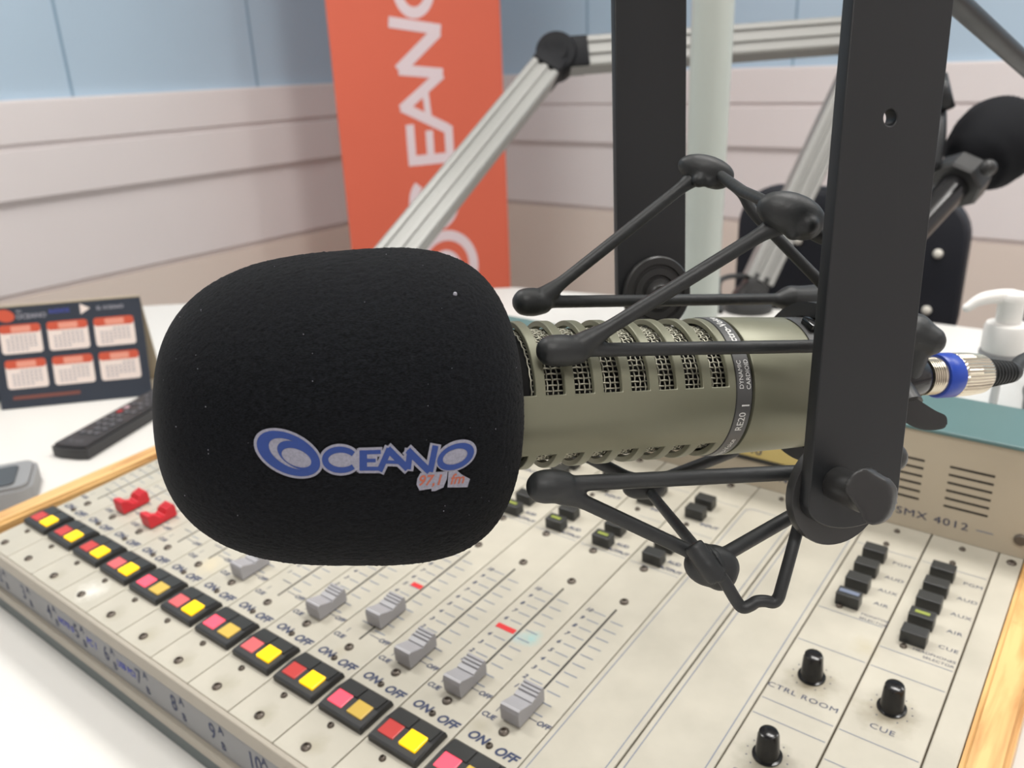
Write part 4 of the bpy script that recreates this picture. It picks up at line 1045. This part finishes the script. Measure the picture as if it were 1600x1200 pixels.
# lettering runs bottom to top: letter x -> +z, letter y -> -x
def banner_loops(loops, off):
    me = fill_mesh(loops); me.transform(Matrix(((0, -1, 0, 0), (0, 0, 0, -.0012 - off), (1, 0, 0, 0), (0, 0, 0, 1)))); return me
BAN = [[ell(0, 0, .13, .15), ell(0.0, 0, .082, .100)]]
lb = B()
def ban(loops, x0, y0, s=1.0, off=0):
    me = banner_loops([[(x0 + p[0] * s, y0 + p[1] * s) for p in lp] for lp in loops], off); b3 = B(); b3.from_mesh(me); m_ = bpy.data.meshes.new('z'); b3.to_mesh(m_); b3.free(); lb.from_mesh(m_)
W = .031
def bu(pts): return [(v, -u) for u, v in pts]      # (across, height) -> (letter x, letter y)
ban([ell(0, 0, .125, .115, 12), ell(.006, .002, .085, .082, 20)], .50, -.045)
ban([ell(0, 0, .070, .058, 12), ell(.004, 0, .042, .034, 12)], .49, -.04, off=.0002)
ban([stroke(ell(0, 0, .080, .074, 0, 36, 44, 316), W)], .722, -.012)
for k, (p, w_) in enumerate([(bu([(-.068, .857), (.094, .857)]), W), (bu([(.078, .85), (.078, .955)]), .030), (bu([(.010, .85), (.010, .945)]), .026), (bu([(-.055, .85), (-.055, .967)]), .028),
                             (bu([(.078, .945), (-.078, 1.022)]), W), (bu([(-.078, 1.012), (.066, 1.112)]), W), (bu([(.012, .975), (.005, 1.070)]), .022),
                             (bu([(.070, 1.112), (-.078, 1.128)]), W), (bu([(-.078, 1.125), (.062, 1.235)]), W + .004), (bu([(.072, 1.238), (-.098, 1.262)]), W)]):
    ban([stroke(p, w_)], 0, 0, off=.0001 * k)
ban([ell(0, 0, .082, .068, -10), ell(0, 0, .050, .038, -10)], 1.352, .008)
badd2('banner_lettering', lb, 'bannerwhite')

# ------------------------------------------------------------------ desk calendar
ca0 = on_level(8, 641, DZ); cb0 = on_level(239, 618, DZ)
cxv = (cb0 - ca0); cw_ = cxv.length; cxv.normalize(); cn = Vector((cxv.y, -cxv.x, 0))
cal = thing('desk_calendar', 'dark tent calendar with six white month boxes, standing on the desk at left', 'calendar', tuple(ca0), (0, 0, math.atan2(cxv.y, cxv.x)))
ch_, lean = .130, .034
CW = Matrix.Rotation(-math.atan2(lean, ch_), 4, 'X')
def cpl(bm): bmesh.ops.transform(bm, matrix=CW, verts=bm.verts); return bm
hyp = math.hypot(ch_, lean)
add('front_leaf', cpl(box(B(), -.004, cw_, 0, .0012, .0006, hyp)), 'navy', cal)
CB = Matrix.Translation((0, 2 * lean, 0)) @ Matrix.Rotation(math.atan2(lean, ch_), 4, 'X')
bm = box(B(), -.004, cw_, -.0012, 0, .0006, hyp); bmesh.ops.transform(bm, matrix=CB, verts=bm.verts); add('back_leaf', bm, 'cardback', cal)
add('foot_flap', box(B(), -.004, cw_, .0012, 2 * lean - .001, .0004, .0012), 'cardback', cal)
def cprint(loops, off, m, name):
    me = fill_mesh(loops); me.transform(CW @ Matrix(((1, 0, 0, 0), (0, 0, 0, -.0002 - off), (0, 1, 0, 0), (0, 0, 0, 1)))); b3 = B(); b3.from_mesh(me); return add(name, b3, m, cal)
for row in range(2):
    for ci in range(3):
        x0 = .0075 + ci * .0572 + (.0 if row == 0 else .0005); y0 = .0715 - row * .0455; wx, hy = .0495, .0375
        cprint([rrect(x0, x0 + wx, y0, y0 + hy, .004)], 0, 'card', 'month_box')
        cprint([[p for p in rrect(x0, x0 + wx, y0 + hy - .011, y0 + hy, .004) if True]], .0002, 'orange', 'month_header')
        cprint([rrect(x0 + .014, x0 + wx - .012, y0 + hy - .0098, y0 + hy - .002, .001)], .0003, 'orangelt', 'month_name')
        lps = []
        for rr in range(5):
            for cc_ in range(7):
                if (rr == 0 and cc_ < (ci + row) % 4 + 1) or (rr == 4 and cc_ > 4 - ci): continue
                xx = x0 + .007 + cc_ * .0054; yy = y0 + .0045 + (4 - rr) * .0042; lps.append([(xx, yy), (xx + .0034, yy), (xx + .0034, yy + .0019), (xx, yy + .0019)])
        cprint(lps, .0002, 'greyprint', 'month_days')
cprint([rrect(.012, .094, .012, .0165, .001)], .0002, 'footer', 'footer_line')
cprint([ell(.017, .121, .0115, .008, -15)], .0002, 'orange', 'logo_mark'); 
def ctext(s, x, y, size, m):
    b3 = B(); into(b3, text_mesh(s, size, align='LEFT', bold=.0002), CW @ Matrix(((1, 0, 0, x), (0, 0, 0, -.0006), (0, 1, 0, y), (0, 0, 0, 1)))); add('calendar_lettering', b3, m, cal)
ctext('OCEANO', .030, .1185, .0085, 'greyprint'); ctext('97,1', .031, .1255, .004, 'greyprint'); ctext('RADIOS', .070, .122, .007, 'inkblue'); ctext('EL OCEANO', .128, .1215, .006, 'greyprint')
cprint([[(.108, .1155), (.108, .1295), (.120, .1225)]], .0002, 'card', 'play_mark')

# ------------------------------------------------------------------ remote control
ra = on_level(112, 720, DZ + .0); rb = on_level(300, 590, DZ)
v0 = on_level(100, 706, DZ); v1 = on_level(236, 628, DZ); rd = (v1 - v0).normalized()
rem = thing('remote_control', 'black remote control with small keys lying beside the calendar', 'remote control', tuple(on_level(112, 716, DZ)), (0, 0, math.atan2(rd.y, rd.x)))
bm = B(); prism(bm, [(0, -.024), (.2, -.022), (.2, .022), (0, .024), (-.003, .012), (-.003, -.012)], .0005, .016, .003); add('body', bm, 'remote', rem, smooth=True)
kb = 0
for i in range(13):
    for j in range(3):
        if (i * 3 + j) % 7 == 5: continue
        mm_ = 'rbtnred' if (i == 5 and j == 2) else 'rbtnwhite' if (i == 6 and j >= 1) else 'rbtn'
        add('key', box(B(), .030 + i * .0125, .030 + i * .0125 + .007, -.013 + j * .010, -.013 + j * .010 + .006, .0161, .0174, .0005), mm_, rem)
b3 = B(); into(b3, text_mesh('LG', .008, bold=.0003, sx=2), T(.012, 0, .0163, -math.pi / 2)); add('printed_mark', b3, 'rbtn', rem)

# ------------------------------------------------------------------ grey device at the left edge, small box behind the calendar
gp = on_level(12, 752, DZ + .012)
g = thing('desk_device', 'grey rounded desk device with dark screen, cut off by the left edge', 'desk device', (gp.x, gp.y, DZ), (0, 0, 1.05))
bm = B(); prism(bm, rrect(-.055, .028, -.045, .028, .014), .0005, .022, .004); add('housing', bm, 'grey', g, smooth=True)
bm = B(); prism(bm, rrect(-.050, .012, -.036, .012, .006), .0221, .0235, .0004); add('screen', bm, 'darkglass', g, smooth=True)
gp = on_level(-48, 628, DZ)
g = thing('monitor_foot', 'pale grey box base at the left edge behind the calendar', 'box', (gp.x, gp.y, DZ), (0, 0, .3))
bm = B(); box(bm, -.05, .045, -.03, .05, .0005, .012, .003); add('base_plate', bm, 'darkglass', g, smooth=True)
bm = B(); box(bm, -.045, .040, -.022, .045, .0122, .085, .006, 3); add('housing', bm, 'grey', g, smooth=True)

# ------------------------------------------------------------------ hand sanitiser bottle
bo_ = thing('pump_bottle', 'clear hand sanitizer bottle with white pump behind the console', 'bottle', (.392, .508, DZ), (0, 0, math.radians(8)))
def lad(name, prof, m, seg=40): bm = B(); lathe(bm, prof, seg); return add(name, bm, m, bo_, smooth=True)
lad('bottle_body', [(0, .0005), (.030, .0005), (.033, .004), (.033, .130), (.030, .150), (.020, .166), (.0135, .172), (.0135, .178), (0, .178)], 'clear')
lad('gel', [(0, .003), (.0305, .003), (.031, .006), (.031, .100), (0, .100)], 'gel')
lad('neck_ring', [(.014, .1735), (.0165, .174), (.0165, .1765), (.014, .177)], 'grey')
lad('pump_collar', [(0, .1772), (.0150, .1772), (.0156, .179), (.0156, .196), (.0145, .199), (.0085, .2005), (0, .2005)], 'whiteplastic')
bm = B(); lathe(bm, [(0, .2006), (.0085, .2006), (.0090, .202), (.0090, .214), (.0105, .217), (.0110, .220), (.0095, .223), (0, .224)], 32)
hd = C2((-1, 0, .0)); hd.z = 0; hd.normalize(); hd = Matrix.Rotation(-math.radians(8), 3, 'Z') @ hd
pts = smoothpath([Vector((0, 0, .2195)), hd * .012 + Vector((0, 0, .2205)), hd * .024 + Vector((0, 0, .2185)), hd * .033 + Vector((0, 0, .2125))], 5)
tube(bm, pts, rtaper(len(pts), (0, .0062), (.5, .0050), (1, .0034)), 14, round_ends=True); add('pump_head', bm, 'whiteplastic', bo_, smooth=True)
bm = B(); tube(bm, [(0, 0, .01), (0, 0, .177)], .0025, 10); add('dip_tube', bm, 'whiteplastic', bo_, smooth=True)
